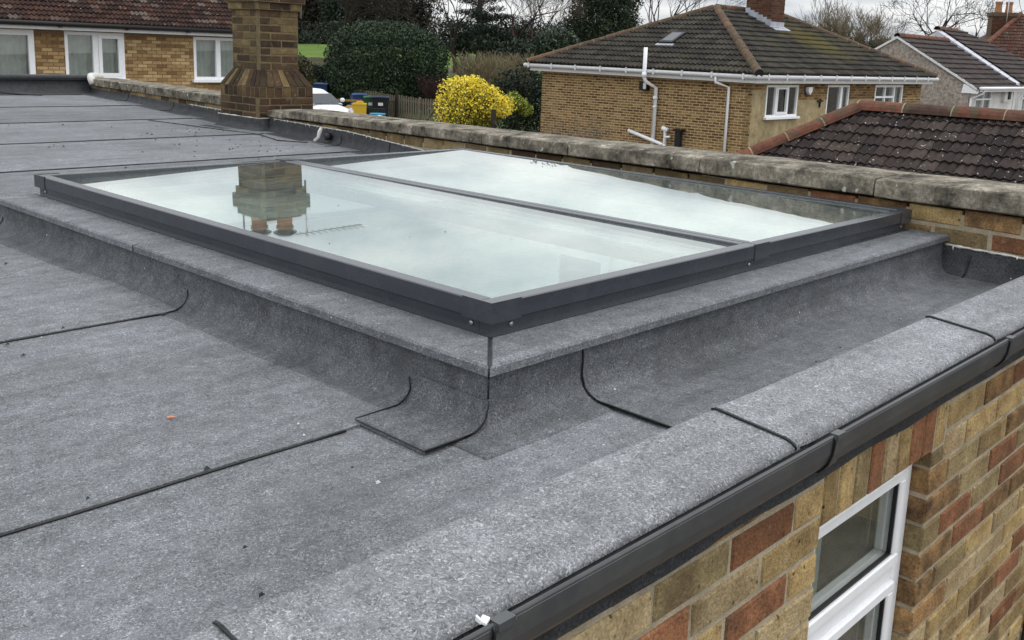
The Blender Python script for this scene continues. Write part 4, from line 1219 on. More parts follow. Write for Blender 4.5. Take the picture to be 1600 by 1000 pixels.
b = MB(); b.box(LX0 - .3, LX1 + .2, LY - .30, LY - .27, .82, .90); b.build('fascia_board', WHITE_OLD, lh)
b = MB(); b.box(LX0 - .3, LX1 + .2, LY - .27, LY + .02, .835, .85); b.build('soffit', WHITE_OLD, lh)
pipe(lh, [(LX0 - .4, LY - .36, .945), (LX1 + .25, LY - .36, .945)], .06, BLACKP, 'gutter', 8)
for k in range(9): MB().box(LX0 + 1.4 * k, LX0 + 1.4 * k + .05, LY - .42, LY - .29, .87, .9).build('gutter_bracket', BLACKP, lh)
lc, lsn = math.cos(R(36)), math.sin(R(36))
tile_face(lh, T_LEFT, (LX0 - .35, LY - .38, .975), (1, 0, 0), (0, lc, lsn), (0, -lsn, lc), lambda s: (0, LX1 - LX0 + .55), 4.6, .165, .20, 2, .04, .035, 0, 0, 1)
b = MB(); b.add([(LX0 - .35, LY - .38 + 4.6 * lc * 2, .95), (LX1 + .2, LY - .38 + 4.6 * lc * 2, .95), (LX1 + .2, LY - .38 + 4.6 * lc, .95 + 4.6 * lsn), (LX0 - .35, LY - .38 + 4.6 * lc, .95 + 4.6 * lsn)], [(0, 1, 2, 3)]); b.build('roof_slope', T_LEFT, lh)
b = MB(); b.add([(LX1 + .15, LY, .8), (LX1 + .15, LY + 7.06, .8), (LX1 + .15, LY + 3.4, 3.6)], [(0, 1, 2)]); b.build('gable', M_LEFT, lh)

# ------------------------------------------------------------------ hip-roofed brick bungalow on the right
hh = thing('hip_roof_bungalow', 'yellow brick bungalow with a brown tiled hip roof and white gutters', 'house', (27, 17, -2.45))
HX, HY, HYb, HXb = 23.0, 13.56, 21.0, 34.0
hb, he = -2.45, .16
brick_panel(hh, (HX, HYb, -2.2), (0, -1, 0), (-1, 0, 0), HYb - HY, he + 2.2, B_HIP, jt=.024, th=.004)
b = MB(); b.box(HX + .0, HX + .2, HY + .201, HYb, hb, he); b.box(HX + .2, HXb, HYb - .2, HYb, hb, he); b.box(HXb - .2, HXb, HY + .2, HYb - .2, hb, he); b.build('wall', M_HIP, hh)
HWN = [(23.70, 25.42, -.74, .11), (27.17, 28.58, -.92, .11), (30.38, 32.5, -1.0, .12)]
hh_h = [(a - HX, c - HX, z0 - hb, z1 - hb) for a, c, z0, z1 in HWN]
wall_with_holes(hh, (HX, HY, hb), (1, 0, 0), (0, -1, 0), HXb - HX, he - hb, hh_h, R_YEL, .2, 'front_wall')
brick_panel(hh, (HX + 2.5, HY, -.30), (1, 0, 0), (0, -1, 0), 8.5, .45, B_HIP, holes=[(a - 2.5, c - 2.5, z0 + hb + .30, z1 + hb + .30) for a, c, z0, z1 in hh_h], jt=.017, name='upper_brickwork')
brick_panel(hh, (HX + 9.55, HY, -1.6), (1, 0, 0), (0, -1, 0), 1.45, 1.28, B_HIP, jt=.024, th=.004, name='corner_brickwork')
brick_panel(hh, (HX, HY, -.02), (1, 0, 0), (0, -1, 0), .66, .17, B_HIP, jt=.024, th=.004, name='corner_brickwork')
hw = house_window(hh, (HWN[0][0], HY, 0), (1, 0, 0), (0, -1, 0), 1.72, -.74, .11, [(.52, .07), (1.16, .07)], None, True, .055, False)
b = MB(); b.box(24.25, 24.82, HY - .035, HY + .02, -.68, -.61); b.box(24.25, 24.82, HY - .035, HY + .02, .0, .05); b.box(24.25, 24.30, HY - .034, HY + .02, -.61, .0); b.box(24.77, 24.82, HY - .034, HY + .02, -.61, .0); b.build('sash', WHITE, hw)
house_window(hh, (HWN[1][0], HY, 0), (1, 0, 0), (0, -1, 0), 1.41, -.92, .11, [(.9, .13)], None, True, .055, True, None, (.7, 1))
house_window(hh, (HWN[2][0], HY, 0), (1, 0, 0), (0, -1, 0), 2.12, -1.0, .12, [(.75, .07), (1.45, .08)], [(0, 1.45, -.26)], False, .07, True, None, (.68, 1))
# alarm box, meter box, bracket
b = MB(); b.prism([(25.83, HY - .02, -.05), (25.95, HY - .02, -.15), (26.07, HY - .02, -.05), (26.07, HY - .02, .06), (25.83, HY - .02, .06)], (0, -.09, 0)); b.build('alarm_box', WHITE, hh)
b = MB(); b.box(25.76, 26.1, HY - .02, HY, -.17, .09); b.build('alarm_backplate', BLACKP, hh)
b = MB(); b.box(26.71, 26.76, HY - .05, HY - .012, -.52, -.28); b.box(26.58, 26.9, HY - .05, HY - .012, -.36, -.31); b.build('wall_bracket', BLACKP, hh)
b = MB(); b.box(HX - .17, HX - .014, 16.86, 17.12, -.21, .04); b.build('light_box', BLACKP, hh)
b = MB(); b.box(HX - .175, HX - .17, 16.88, 16.98, -.17, .0); b.build('light_lens', WHITE_OLD, hh)
# fascia and gutters
ex0, ey0, ex1, ey1 = HX - .34, HY - .34, HXb + .34, HYb + .34
b = MB()
b.box(ex0 + .06, ex1 - .06, ey0 + .06, ey0 + .09, .17, .33); b.box(ex0 + .06, ex0 + .09, ey0 + .091, ey1 - .06, .17, .33)
b.box(ex0 + .09, ex1 - .06, ey0 + .09, HY + .02, .165, .18); b.box(ex0 + .09, HX + .02, HY + .021, ey1 - .06, .165, .18)
b.build('fascia_board', WHITE_OLD, hh)
pipe(hh, [(ex0 - .02, ey0, .33), (ex1 + .15, ey0, .33)], .06, WHITE_OLD, 'gutter', 8); pipe(hh, [(ex0, ey0 - .02, .33), (ex0, ey1 + .12, .33)], .06, WHITE_OLD, 'gutter', 8)
for k in range(9): MB().box(ex0 - .068, ex0 - .05, ey0 + .4 + .95 * k, ey0 + .45 + .95 * k, .255, .41).build('gutter_bracket', WHITE_OLD, hh)
for k in range(12): MB().box(ex0 + .4 + .95 * k, ex0 + .45 + .95 * k, ey0 - .068, ey0 - .05, .255, .41).build('gutter_bracket', WHITE_OLD, hh)
# soil pipe through the eaves with its branch, rainwater pipe
px_ = HX - .10
pipe(hh, [(ex0 - .12, 16.75, .98), (ex0 - .12, 16.75, .18), (ex0 - .09, 16.72, .05), (px_, 16.58, -.12), (px_, 16.58, -2.4)], .055)
b = MB(); b.tube([(ex0 - .12, 16.75, .30), (ex0 - .12, 16.75, .16)], .07, 10); b.tube([(px_, 16.58, -.36), (px_, 16.58, -.44)], .07, 10); b.tube([(px_, 16.58, -.62), (px_, 16.58, -.67)], .065, 10); b.build('pipe_collar', WHITE, hh, True)
pipe(hh, [(px_ - .05, 17.42, -1.38), (px_ - .05, 16.6, -1.58), (px_ - .05, 16.24, -1.67), (px_ - .05, 16.14, -1.64), (px_ - .05, 16.14, -1.26)], .052, WHITE, 'branch_pipe')
pipe(hh, [(px_ - .05, 16.14, -1.66), (px_ - .05, 16.14, -2.4)], .052, WHITE, 'branch_pipe')
b = MB(); b.tube([(px_ - .05, 16.24, -1.21), (px_ - .05, 16.06, -1.27)], .066, 10); b.build('pipe_elbow', WHITE, hh, True); b = MB(); b.tube([(px_ - .05, 16.14, -1.46), (px_ - .05, 15.96, -1.44)], .035, 8); b.build('pipe_spigot', WHITE, hh, True)
b = MB(); b.tube([(px_, 15.72, -2.4), (px_, 15.72, -1.25)], .10, 10); b.box(px_ - .12, px_ + .12, 15.56, 15.84, -1.25, -1.20); b.build('black_vent', BLACKP, hh)
pipe(hh, [(ex0, 14.5, .30), (ex0, 14.5, .14), (px_, 14.22, .02), (px_, 14.22, -2.4)], .04)
# roof faces
ht = .40
pit = math.atan2(2.2 - ht, 3.9)
hcx, hsx = math.cos(pit), math.sin(pit)
midY = (ey0 + ey1) / 2; half = (ey1 - ey0) / 2
zr = ht + half * math.tan(pit); hs = half / hcx
tile_face(hh, T_HIP, (ex0 - .03, ey1, ht), (0, -1, 0), (hcx, 0, hsx), (-hsx, 0, hcx), lambda s: (s * hcx, 2 * half - s * hcx), hs, .34, .30, 2, .045, .045, 170, 0, 1)
Lf = ex1 - ex0
tile_face(hh, T_HIP, (ex0, ey0 - .03, ht), (1, 0, 0), (0, hcx, hsx), (0, -hsx, hcx), lambda s: (s * hcx, Lf - s * hcx), hs, .34, .30, 2, .028, .05, 130, 0, 1, order=lambda t: t[2] + t[6] * .2)
apx = Vector((ex0 + half, midY, zr)); apx2 = Vector((ex1 - half, midY, zr))
for poly in ([(ex0, ey1, ht), apx, apx2, (ex1, ey1, ht)], [(ex1, ey1, ht), apx2, (ex1, ey0, ht)]):
    b = MB(); b.add([Vector(p) for p in poly], [tuple(range(len(poly)))]); b.build('roof_slope', T_HIP, hh)
ridge_run(hh, (ex0, ey0, ht + .05), apx + Vector((-.05, -.05, .03)), .42, .13, RIDGE_B, BED)
ridge_run(hh, (ex0, ey1, ht + .05), apx + Vector((-.05, .05, .03)), .42, .12, RIDGE_B, BED)
ridge_run(hh, apx + Vector((.05, 0, .04)), apx2 + Vector((-.05, 0, .04)), .45, .12, RIDGE_B, BED)
ridge_run(hh, (ex1, ey0, ht + .05), apx2 + Vector((.05, -.05, .03)), .42, .13, RIDGE_B, BED)
b = MB(); b.tube([(ex0 - .03, ey0 - .03, ht + .03), (ex0 + .02, ey0 + .02, ht + .05)], .11, 10); b.build('hip_end', BLACKP, hh)
# roof light and chimney
def slopeL(y, x): return ht + (x - ex0) * math.tan(pit)
b = MB(); c = Vector((24.35, 17.15, slopeL(0, 24.35) + .10)); sd = Vector((hcx, 0, hsx)); nn = Vector((-hsx, 0, hcx))
b.obox(c, sd * .36, Vector((0, .24, 0)), nn * .05); rl = b.build('roof_window', BLACKP, hh)
b = MB(); b.obox(c + nn * .052, sd * .29, Vector((0, .18, 0)), nn * .004); b.build('pane', CARG, rl)
b = MB()
for k in range(6): b.obox(c - sd * .43 + Vector((0, -.25 + .1 * k, 0)) + nn * -.02, sd * .06, Vector((0, .045, 0)), nn * .02)
b.build('apron_flashing', LEAD, rl)
kx0, kx1, ky0, ky1 = 28.0, 28.78, 16.07, 16.98
b = MB(); b.box(kx0, kx1, ky0, ky1, 1.4, 3.8); hc2 = b.build('chimney_stack', M_CHIM2, hh)
brick_panel(hc2, (kx0, ky0, 1.7), (1, 0, 0), (0, -1, 0), kx1 - kx0, 2.0, B_CHIM2, jt=.018, th=.004)
brick_panel(hc2, (kx0, ky1, 1.7), (0, -1, 0), (-1, 0, 0), ky1 - ky0, 2.0, B_CHIM2, jt=.018, th=.004)
b = MB()
for k in range(6):
    yk = ky0 + (ky1 - ky0) * (k + .5) / 6; zk = ht + (yk - ey0) * math.tan(pit)
    b.obox((kx0 - .014, yk, zk + .13), (.006 + .001 * k, 0, 0), (0, .085, 0), (0, 0, .12))
b.build('stepped_flashing', LEAD, hc2)
b = MB(); zk = ht + (ky0 - ey0) * math.tan(pit)
b.obox(((kx0 + kx1) / 2, ky0 - .012, zk + .12), (.42, 0, 0), (0, .006, 0), (0, 0, .10))
b.obox(((kx0 + kx1) / 2, ky0 - .13, zk + .015), (.46, 0, 0), Vector((0, hcx, hsx)) * .14, Vector((0, -hsx, hcx)) * .012); b.build('apron_flashing', LEAD, hc2)

# ------------------------------------------------------------------ grey pebbledash bungalow and its taller white neighbour
gh = thing('pebbledash_bungalow', 'grey pebbledash gable end bungalow with a dark tiled roof and red ridge', 'house', (40, 16, -2.45))
gX, gY, gRY, gEZ, gRZ = 38.0, 13.36, 16.26, .10, 1.76
gx2 = 43.0
b = MB(); b.prism([(gX, gY, -2.45), (gX, 19.2, -2.45), (gX, 19.2, gEZ + .05), (gX, gRY, gRZ), (gX, gY, gEZ + .05)][::-1], (.2, 0, 0)); b.build('gable_wall', R_PEB, gh)
b = MB(); b.box(gX - .03, gX, 15.95, 16.35, .52, .78); b.build('vent_panel', R_WHT, gh)
b = MB(); b.box(gX - .032, gX, 15.98, 16.28, .2, .5); b.build('gable_vent', BLACKP, gh)
tp = math.atan2(gRZ - gEZ, gRY - gY); tc_, ts_ = math.cos(tp), math.sin(tp)
tile_face(gh, T_GREY, (gX - .08, gY - .35, gEZ + .07 - .35 * math.tan(tp)), (1, 0, 0), (0, tc_, ts_), (0, -ts_, tc_), lambda s: (0, gx2 - gX + .06), (gRY - gY + .35) / tc_, .36, .30, 2, .025, .06, 0, 0, 1)
b = MB(); b.add([(gX - .05, gRY, gRZ + .06), (gx2, gRY, gRZ + .06), (gx2, 19.6, gEZ), (gX - .05, 19.6, gEZ)], [(0, 1, 2, 3)]); b.build('roof_slope', T_GREY, gh)
ridge_run(gh, (gX - .1, gRY, gRZ + .12), (gx2, gRY, gRZ + .12), .45, .13, RIDGE)
b = MB()
for s_, y0 in ((1, gY - .3), (-1, 19.4)):
    b.obox((gX - .06, (y0 + gRY) / 2, (gEZ - .17 + gRZ) / 2 + .05), (.03, 0, 0), (0, (gRY - y0) / 2, (gRZ - gEZ + .15) / 2), (0, 0, .045))
b.build('verge_board', WHITE_OLD, gh)
GWN = [(38.75, 40.45, -1.15, -.05)]
wall_with_holes(gh, (gX + .2, gY, -2.45), (1, 0, 0), (0, -1, 0), 4.8, 2.5, [(.55, 2.25, 1.3, 2.40)], R_WHT, .2, 'front_wall')
house_window(gh, (38.75, gY, 0), (1, 0, 0), (0, -1, 0), 1.7, -1.15, -.05, [(.85, .08)], [(0, 1.7, -.40)], True, .07, True)
b = MB(); b.box(gX + .1, gx2, gY - .36, gY - .33, -.10, .06); b.prism([(gX - .07, gY - .35, -.16), (gX - .07, gY + .25, -.16), (gX - .07, gY + .2, .18), (gX - .07, gY - .35, -.02)][::-1], (.05, 0, 0)); b.build('fascia_board', WHITE, gh)
pipe(gh, [(gX - .05, gY - .42, .03), (gx2, gY - .42, .03)], .06, WHITE, 'gutter', 8)
pipe(gh, [(gX + .45, gY - .40, .0), (gX + .45, gY - .36, -.15), (gX + .12, gY - .06, -.35), (gX + .12, gY - .06, -2.4)], .045)
b = MB(); b.box(41.6, 41.95, gY - .14, gY, -.5, -.05); b.build('meter_box', R_WHT, gh)
b = MB(); b.box(41.98, 42.2, gY - .18, gY, -.42, -.08); b.build('dark_lamp', BLACKP, gh)
sh = thing('white_gabled_house', 'taller dark roofed house with a broad white verge behind the pebbledash bungalow', 'house', (47, 16, -2.45))
vX, vRY, vRZ, vEZ, vEY = 43.05, 16.77, 2.26, .17, 13.25
b = MB(); b.prism([(vX, vEY + .1, -2.45), (vX, 20.3, -2.45), (vX, 20.3, vEZ), (vX, vRY, vRZ - .05), (vX, vEY + .1, vEZ - .05)][::-1], (.25, 0, 0)); b.build('gable_wall', R_WHT, sh)
tp2 = math.atan2(vRZ - vEZ, vRY - vEY); c2, s2 = math.cos(tp2), math.sin(tp2)
b = MB()
nb = 9
for k in range(nb):
    t0, t1 = k / nb + .004, (k + 1) / nb - .004
    y0_, y1_ = vEY + (vRY - vEY) * t0, vEY + (vRY - vEY) * t1; q0, q1 = vEZ + (vRZ - vEZ) * t0, vEZ + (vRZ - vEZ) * t1
    b.add([(vX - .12, y0_, q0 - .26), (vX - .12, y1_, q1 - .26), (vX - .12, y1_, q1 + .02), (vX - .12, y0_, q0 + .02), (vX + .30, y0_, q0 - .02), (vX + .30, y1_, q1 - .02), (vX + .30, y1_, q1 + .06), (vX + .30, y0_, q0 + .06)],
          [(0, 1, 2, 3), (3, 2, 6, 7), (4, 5, 1, 0), (0, 3, 7, 4), (1, 5, 6, 2)])
b.build('verge_cladding', LILAC, sh)
tile_face(sh, T_GREY, (vX + .28, vEY - .1, vEZ + .03), (1, 0, 0), (0, c2, s2), (0, -s2, c2), lambda s: (0, 8.0 - s * c2 * 1.55), (vRY - vEY + .1) / c2, .36, .30, 2, .025, .06, 0, 0, 1)
ridge_run(sh, (vX, vRY, vRZ + .08), (vX + 2.2, vRY, vRZ + .08), .45, .14, RIDGE)
b = MB(); b.add([(vX, vRY, vRZ), (vX + 2.4, vRY, vRZ), (vX + 8.3, 20.3, vEZ), (vX, 20.3, vEZ)], [(0, 1, 2, 3)]); b.add([(vX + 2.4, vRY, vRZ), (vX + 8.3, vEY, vEZ), (vX + 8.3, 20.3, vEZ)], [(0, 1, 2)]); b.build('roof_slope', T_GREY, sh)
wall_with_holes(sh, (vX + .26, vEY + .12, -2.45), (1, 0, 0), (0, -1, 0), 8, 2.55, [(.9, 2.7, 1.0, 2.45)], R_WHT, .2, 'front_wall')
house_window(sh, (vX + 1.16, vEY + .12, 0), (1, 0, 0), (0, -1, 0), 1.8, -1.45, 0, [(.6, .08), (1.2, .08)], [(0, 1.8, -.4)], True, .07, True)
b = MB(); b.box(vX + .1, vX + 8.3, vEY - .2, vEY - .17, -.05, .1); b.build('fascia_board', WHITE, sh)
pipe(sh, [(vX + .1, vEY - .26, .08), (vX + 8.3, vEY - .26, .08)], .06, WHITE, 'gutter', 8); pipe(sh, [(vX + .5, vEY - .2, .02), (vX + .45, vEY + .04, -.4), (vX + .45, vEY + .04, -2.4)], .045)
rr_ = thing('red_roof_house', 'orange red tiled house with a dark chimney at the right edge of the view', 'house', W(27, 56, -2.4))
hv = [W(24.3, 55, 1.95), W(33, 52, .4), W(33, 58, 3.6), W(26.6, 57.5, 3.15)]
u_ = (W(34, 52.2, 0) - W(22.6, 54.2, 0)).normalized(); sd_ = Vector((-u_.y, u_.x, 0)); 
if sd_.dot(W(0, 1)) < 0: sd_ = -sd_
sl_ = (sd_ * math.cos(R(38)) + Vector((0, 0, math.sin(R(38))))); nn_ = u_.cross(sl_); 
if nn_.z < 0: nn_ = -nn_
tile_face(rr_, T_RED, W(22.3, 53.6, .7), u_, sl_, nn_, lambda s: (s * .75, 14 - s * .75), 5.0, .28, .26, 2, .03, .035, 0, 0, 1)
e0 = W(22.3, 53.6, .7); e1 = e0 + u_ * 3.75 + sl_ * 5.0
ridge_run(rr_, e0 + Vector((0, 0, .05)), e1 + Vector((0, 0, .05)), .45, .14, RIDGE)
b = MB(); bb = e0 + u_ * 14; back = sd_ * (5 * math.cos(R(38)) * 2)
b.add([e0, e1, e1 + u_ * .01, e0 + back], [(0, 1, 3)]); b.build('roof_slope', T_RED, rr_)
b = MB(); 
for i, (p, q_) in enumerate(((e0, bb),)): b.prism([p + sd_ * .3 + Vector((0, 0, -3.2)), q_ + sd_ * .3 + Vector((0, 0, -3.2)), q_ + sd_ * .3, p + sd_ * .3], sd_ * 5)
b.build('wall', R_YEL, rr_)
cc = W(25.75, 57.0, 2.0)
b = MB(); b.obox(cc + Vector((0, 0, .85)), u_ * .62, sd_ * .5, Vector((0, 0, .95))); b.obox(cc + Vector((0, 0, 1.72)), u_ * .68, sd_ * .56, Vector((0, 0, .10))); b.build('chimney_stack', M_CHIM2, rr_)
brick_panel(rr_, cc - u_ * .62 - sd_ * .5 + Vector((0, 0, 0)), u_, -sd_, 1.24, 1.6, B_CHIM2, jt=.016)
b = MB(); b.lathe(cc - u_ * .25 + Vector((0, 0, 1.82)), [(.2, 0), (.17, .45), (.2, .5), (.2, .6)], 12); b.lathe(cc + u_ * .3 + Vector((0, 0, 1.82)), [(.2, 0), (.17, .45), (.2, .5), (.2, .6)], 12); b.build('chimney_pot', POT, rr_)
pipe(rr_, [cc + u_ * .1 - sd_ * .6 + Vector((0, 0, .3)), cc + u_ * .1 - sd_ * .6 + Vector((0, 0, 3.2))], .03, SCREW, 'mast')
b = MB(); b.lathe((0, 0, 0), [(.02, 0), (.2, .03), (.3, .1)], 14)
dish = b.build('satellite_dish', BLACKP, rr_); dish.location = cc - u_ * .1 - sd_ * .62 + Vector((0, 0, 1.0)) - world_loc(rr_); dish.rotation_euler = (R(80), 0, R(-20))

# ================================================================== plants
def leaf_mesh(name, pts, size, m, up_bias=.0, aspect=.55, smin=.6):
    """a cloud of small leaf quads at pts (N x 3)"""
    n = len(pts)
    a = nr.normal(size=(n, 3)); a[:, 2] += up_bias; a /= np.linalg.norm(a, axis=1, keepdims=True)
    c = nr.normal(size=(n, 3)); c -= (c * a).sum(1, keepdims=True) * a; c /= np.linalg.norm(c, axis=1, keepdims=True)
    s = size * nr.uniform(smin, 1.25, size=(n, 1))
    A, C = a * s, c * s * aspect
    v = np.stack([pts - A * .5, pts + C * .5 + A * .05, pts + A * .5, pts - C * .5 + A * .05], 1).reshape(-1, 3)
    me = bpy.data.meshes.new(name)
    me.vertices.add(4 * n); me.vertices.foreach_set('co', v.astype(np.float32).ravel())
    me.loops.add(4 * n); me.loops.foreach_set('vertex_index', np.arange(4 * n, dtype=np.int32))
    me.polygons.add(n); me.polygons.foreach_set('loop_start', np.arange(0, 4 * n, 4, dtype=np.int32)); me.polygons.foreach_set('loop_total', np.full(n, 4, dtype=np.int32))
    me.materials.append(m); me.update(calc_edges=True); me.validate()
    return me
def leaves(name, parent, pts, size, m, **kw):
    off = np.array(world_loc(parent)) if parent else 0
    o = bpy.data.objects.new(name, leaf_mesh(name, pts - off, size, m, **kw)); col.objects.link(o)
    if parent: o.parent = parent
    return o
def blob_pts(n, blobs, shell=.5, rough=.18, box=2.0):
    """points in the outer part of ellipsoid / rounded-box blobs (cx, cy, cz, rx, ry, rz)"""
    w = np.array([b[3] * b[4] + b[4] * b[5] + b[3] * b[5] for b in blobs]); w = w / w.sum(); res = []
    for bl, k in zip(blobs, nr.multinomial(n, w)):
        d = nr.normal(size=(k, 3)); 
        nrm_ = (np.abs(d) ** box).sum(1, keepdims=True) ** (1 / box); d /= nrm_
        f = d * 2.3; ph = np.array(bl[:3])
        bumpy = np.sin(f[:, 0] * 3.1 + ph[0]) * np.sin(f[:, 1] * 2.7 + ph[1]) * np.sin(f[:, 2] * 3.3 + ph[2]) + .6 * np.sin(f[:, 0] * 7 + ph[1]) * np.sin(f[:, 2] * 6.1 + 1) * np.sin(f[:, 1] * 6.7)
        r = (1 - shell * nr.random(k) ** 1.6) * (1 + rough * bumpy)
        p = np.array(bl[:3]) + d * r[:, None] * np.array(bl[3:6]); res.append(p)
    return np.concatenate(res)
def wl(blobs):
    """blobs given as (lat, depth, z, rx, ry, rz) -> world centres"""
    return [(*W(b[0], b[1], b[2]), b[3], b[4], b[5]) for b in blobs]
def bare_tree(name, label, base, height, spread, seed, m=BARK, r0=.18, levels=6, lean=(0, 0), group=None, up_=.35, trunk_frac=.28, twig_m=None, kids=(2, 3), minr=.008, fan=.75, cat='tree'):
    q = random.Random(seed); t = thing(name, label, cat, base, group)
    tr, br, tw = MB(), MB(), MB()
    def grow(p, d, L, r, lev):
        n = 3; pts = [p]; rs = [r]; r1 = r * (.72 if lev else .62)
        for k in range(n):
            d = (d + Vector((q.uniform(-1, 1), q.uniform(-1, 1), q.uniform(-.4, .9) * up_)) * .20).normalized()
            p = p + d * (L / n); pts.append(p); rs.append(r + (r1 - r) * (k + 1) / n)
        mb_ = tr if lev == 0 else (br if lev < 3 else tw)
        mb_.tube(pts, rs, 7 if lev == 0 else (5 if lev < 3 else 3), cap=False)
        if lev >= levels: return
        for c in range(q.randint(*kids) + (2 if lev == 0 else 0)):
            ang = q.uniform(0, 6.283); tilt = q.uniform(.35, 1.0) * fan * spread
            a = d.orthogonal().normalized(); a.rotate(Matrix.Rotation(ang, 3, d))
            nd = (d * math.cos(tilt) + a * math.sin(tilt) + Vector((0, 0, up_ * .35))).normalized()
            at = q.uniform(.55, 1.0); i = min(n - 1, int(at * n)); bp = pts[i].lerp(pts[i + 1], at * n - i) if c else pts[-1]
            grow(bp, nd, L * q.uniform(.62, .86) * (height * .0 + 1), max(minr, r1 * q.uniform(.55, .8)), lev + 1)
    d0 = Vector((*W(lean[0], lean[1]).xy, 1)).normalized()
    grow(Vector(base), d0, height * trunk_frac, r0, 0)
    tr.build('trunk', m, t, True); br.build('branches', m, t, True)
    if tw.v: tw.build('twigs', twig_m or m, t, False, kind='stuff')
    return t
def evergreen(name, label, blobs, n, size, m, base, trunk_h, r=.12, shell=.6, rough=.2, trunk_m=BARK_D, group=None, cat='tree', box=2.0, **kw):
    t = thing(name, label, cat, base, group)
    leaves('crown', t, blob_pts(n, wl(blobs), shell, rough, box), size, m, **kw)
    b = MB(); bb = Vector(base); b.tube([bb, bb + Vector((0, 0, trunk_h * .5)), bb + Vector((.05, .05, trunk_h))], [r, r * .8, r * .5], 7); b.build('trunk', trunk_m, t, True)
    return t
def gz(l, d): return ground_z(l, d)
# clipped hedge in front of the lawn
evergreen('clipped_hedge', 'big dark green clipped hedge behind the bins and gate', [(-7.2, 46.4, -.15, 2.35, 2.0, 1.95), (-5.9, 46.4, -.35, 1.35, 1.6, 1.75), (-8.5, 46.4, -.5, 1.2, 1.5, 1.85), (-7.1, 46.2, -1.1, 2.45, 1.8, 1.2)], 60000, .125, L_HEDGE, W(-7.15, 46.4, gz(-7, 46)), 2.5, .15, .22, .035, box=3.2, cat='hedge')
evergreen('dark_shrub', 'dark rounded shrub between the chimney and the lawn', [(-10.5, 47, -1.05, .85, .7, .8), (-9.9, 47.2, -1.5, 1.2, .8, .65)], 8000, .12, L_DARK, W(-10.3, 47, gz(-10.3, 47)), 1.0, .08, .45, .12, cat='shrub')
evergreen('olive_shrub', 'olive brown shrub right behind the sooty chimney', [(-10.35, 43.2, -.75, .62, .6, .95)], 6000, .12, L_SHRUB, W(-10.3, 43.2, gz(-10.3, 43)), 1.4, .08, .5, .15, cat='shrub')
# yellow bush
yb = thing('yellow_bush', 'bright yellow leaved rounded bush beside the wooden gate', 'bush', W(-2.4, 33, -2.45))
leaves('outer_foliage', yb, blob_pts(9500, wl([(-2.55, 33, -1.1, .84, .8, .93), (-2.25, 33, -.87, .66, .7, .72), (-1.75, 33, -.98, .62, .6, .58), (-1.3, 33, -1.08, .46, .5, .36)]), .34, .20, 2.6), .082, L_YEL, aspect=.6)
leaves('inner_foliage', yb, blob_pts(5000, wl([(-2.45, 33, -1.3, .80, .75, .95), (-1.9, 33, -1.3, .62, .6, .85)]), .4, .08, 2.4), .09, L_YELIN, aspect=.7)
b = MB(); p = W(-2.3, 33.2, -2.45)
for k in range(6): b.tube([p, p + Vector((.2 * math.cos(k), .2 * math.sin(k), .7)), p + Vector((.5 * math.cos(k), .5 * math.sin(k), 1.4))], [.04, .03, .015], 5)
b.build('stems', BARK_D, yb, True)
evergreen('lime_bush', 'lime green leafy bush just right of the yellow bush', [(-.85, 34.2, -.92, .26, .3, .30), (-.62, 34.2, -1.05, .22, .3, .25), (-.42, 34.2, -1.25, .22, .3, .22)], 1100, .10, L_LIME, W(-.7, 34.2, -2.45), 1.2, .05, .4, .15, cat='bush', aspect=.8)
evergreen('laurel_bush', 'tall dark evergreen bush against the end of the brick bungalow', [(-.35, 36, -.5, .75, .8, .95), (.05, 35.5, -1.1, .65, .7, 1.0), (-1.1, 36.3, -1.0, .7, .7, 1.1), (-.6, 35, -1.7, 1.1, .7, .6)], 9000, .11, L_DARK, W(-.4, 36, -2.45), 1.6, .07, .6, .2, cat='bush')
b = MB(); b.tube([W(-1.42, 32.2, -2.4), W(-1.44, 32.2, -1.15)], .085, 8); tag(b.build('wooden_post', BARK_D, None, True), 'dark wooden post under the right side of the yellow bush', 'post')
evergreen('holly_bush', 'glossy holly bush showing above the left hip of the brick bungalow', [(.75, 48, .95, 1.05, 1.0, 1.05), (1.3, 48, .7, .85, .8, .9), (.1, 48, .75, .7, .7, .85)], 9000, .15, L_HOLLY, W(.7, 48, gz(.7, 48)), 2.2, .09, .45, .16, cat='bush')
evergreen('dark_understorey', 'low dark evergreen shrubs under the bare trees left of the holly', [(-3.2, 60, .9, 1.0, 1, .6), (-1.0, 57, .5, 1.8, 1, .9), (-2.6, 64, 1.3, 2.6, 1, .8), (-4.6, 62, 1.0, 1.0, 1, .6)], 9000, .2, L_DARK, W(-2, 57, gz(-2, 57)), 1.0, .08, .6, .2, cat='shrub')
def twig_bush(name, label, base, h, spread, n, m, seed, r=.012, cat='shrub', arch=.25):
    q = random.Random(seed); t = thing(name, label, cat, base); b = MB(); B0 = Vector(base)
    for k in range(n):
        a = q.uniform(0, 6.283); rad = spread * math.sqrt(q.random()); p0 = B0 + Vector((math.cos(a) * rad * .45, math.sin(a) * rad * .45, 0))
        hh_ = h * q.uniform(.55, 1.05); tip = p0 + Vector((math.cos(a) * rad * .8 + q.uniform(-.15, .15), math.sin(a) * rad * .8 + q.uniform(-.15, .15), hh_))
        mid = p0.lerp(tip, .5) + Vector((q.uniform(-1, 1), q.uniform(-1, 1), .3)) * arch * .4
        b.tube([p0, mid, tip], [r, r * .8, r * .35], 3, cap=False)
        for j in range(3):
            s = mid.lerp(tip, q.uniform(0, .8)); b.tube([s, s + Vector((q.uniform(-1, 1), q.uniform(-1, 1), q.uniform(.3, 1.3))) * h * .14], [r * .6, r * .3], 3, cap=False)
    b.build('stems', m, t); return t
twig_bush('bare_shrub', 'pale straw coloured bare shrub behind the yellow bush', W(-2.1, 46, gz(-2.1, 46) + .2), 2.65, 1.6, 760, TWIG, 3, .022)
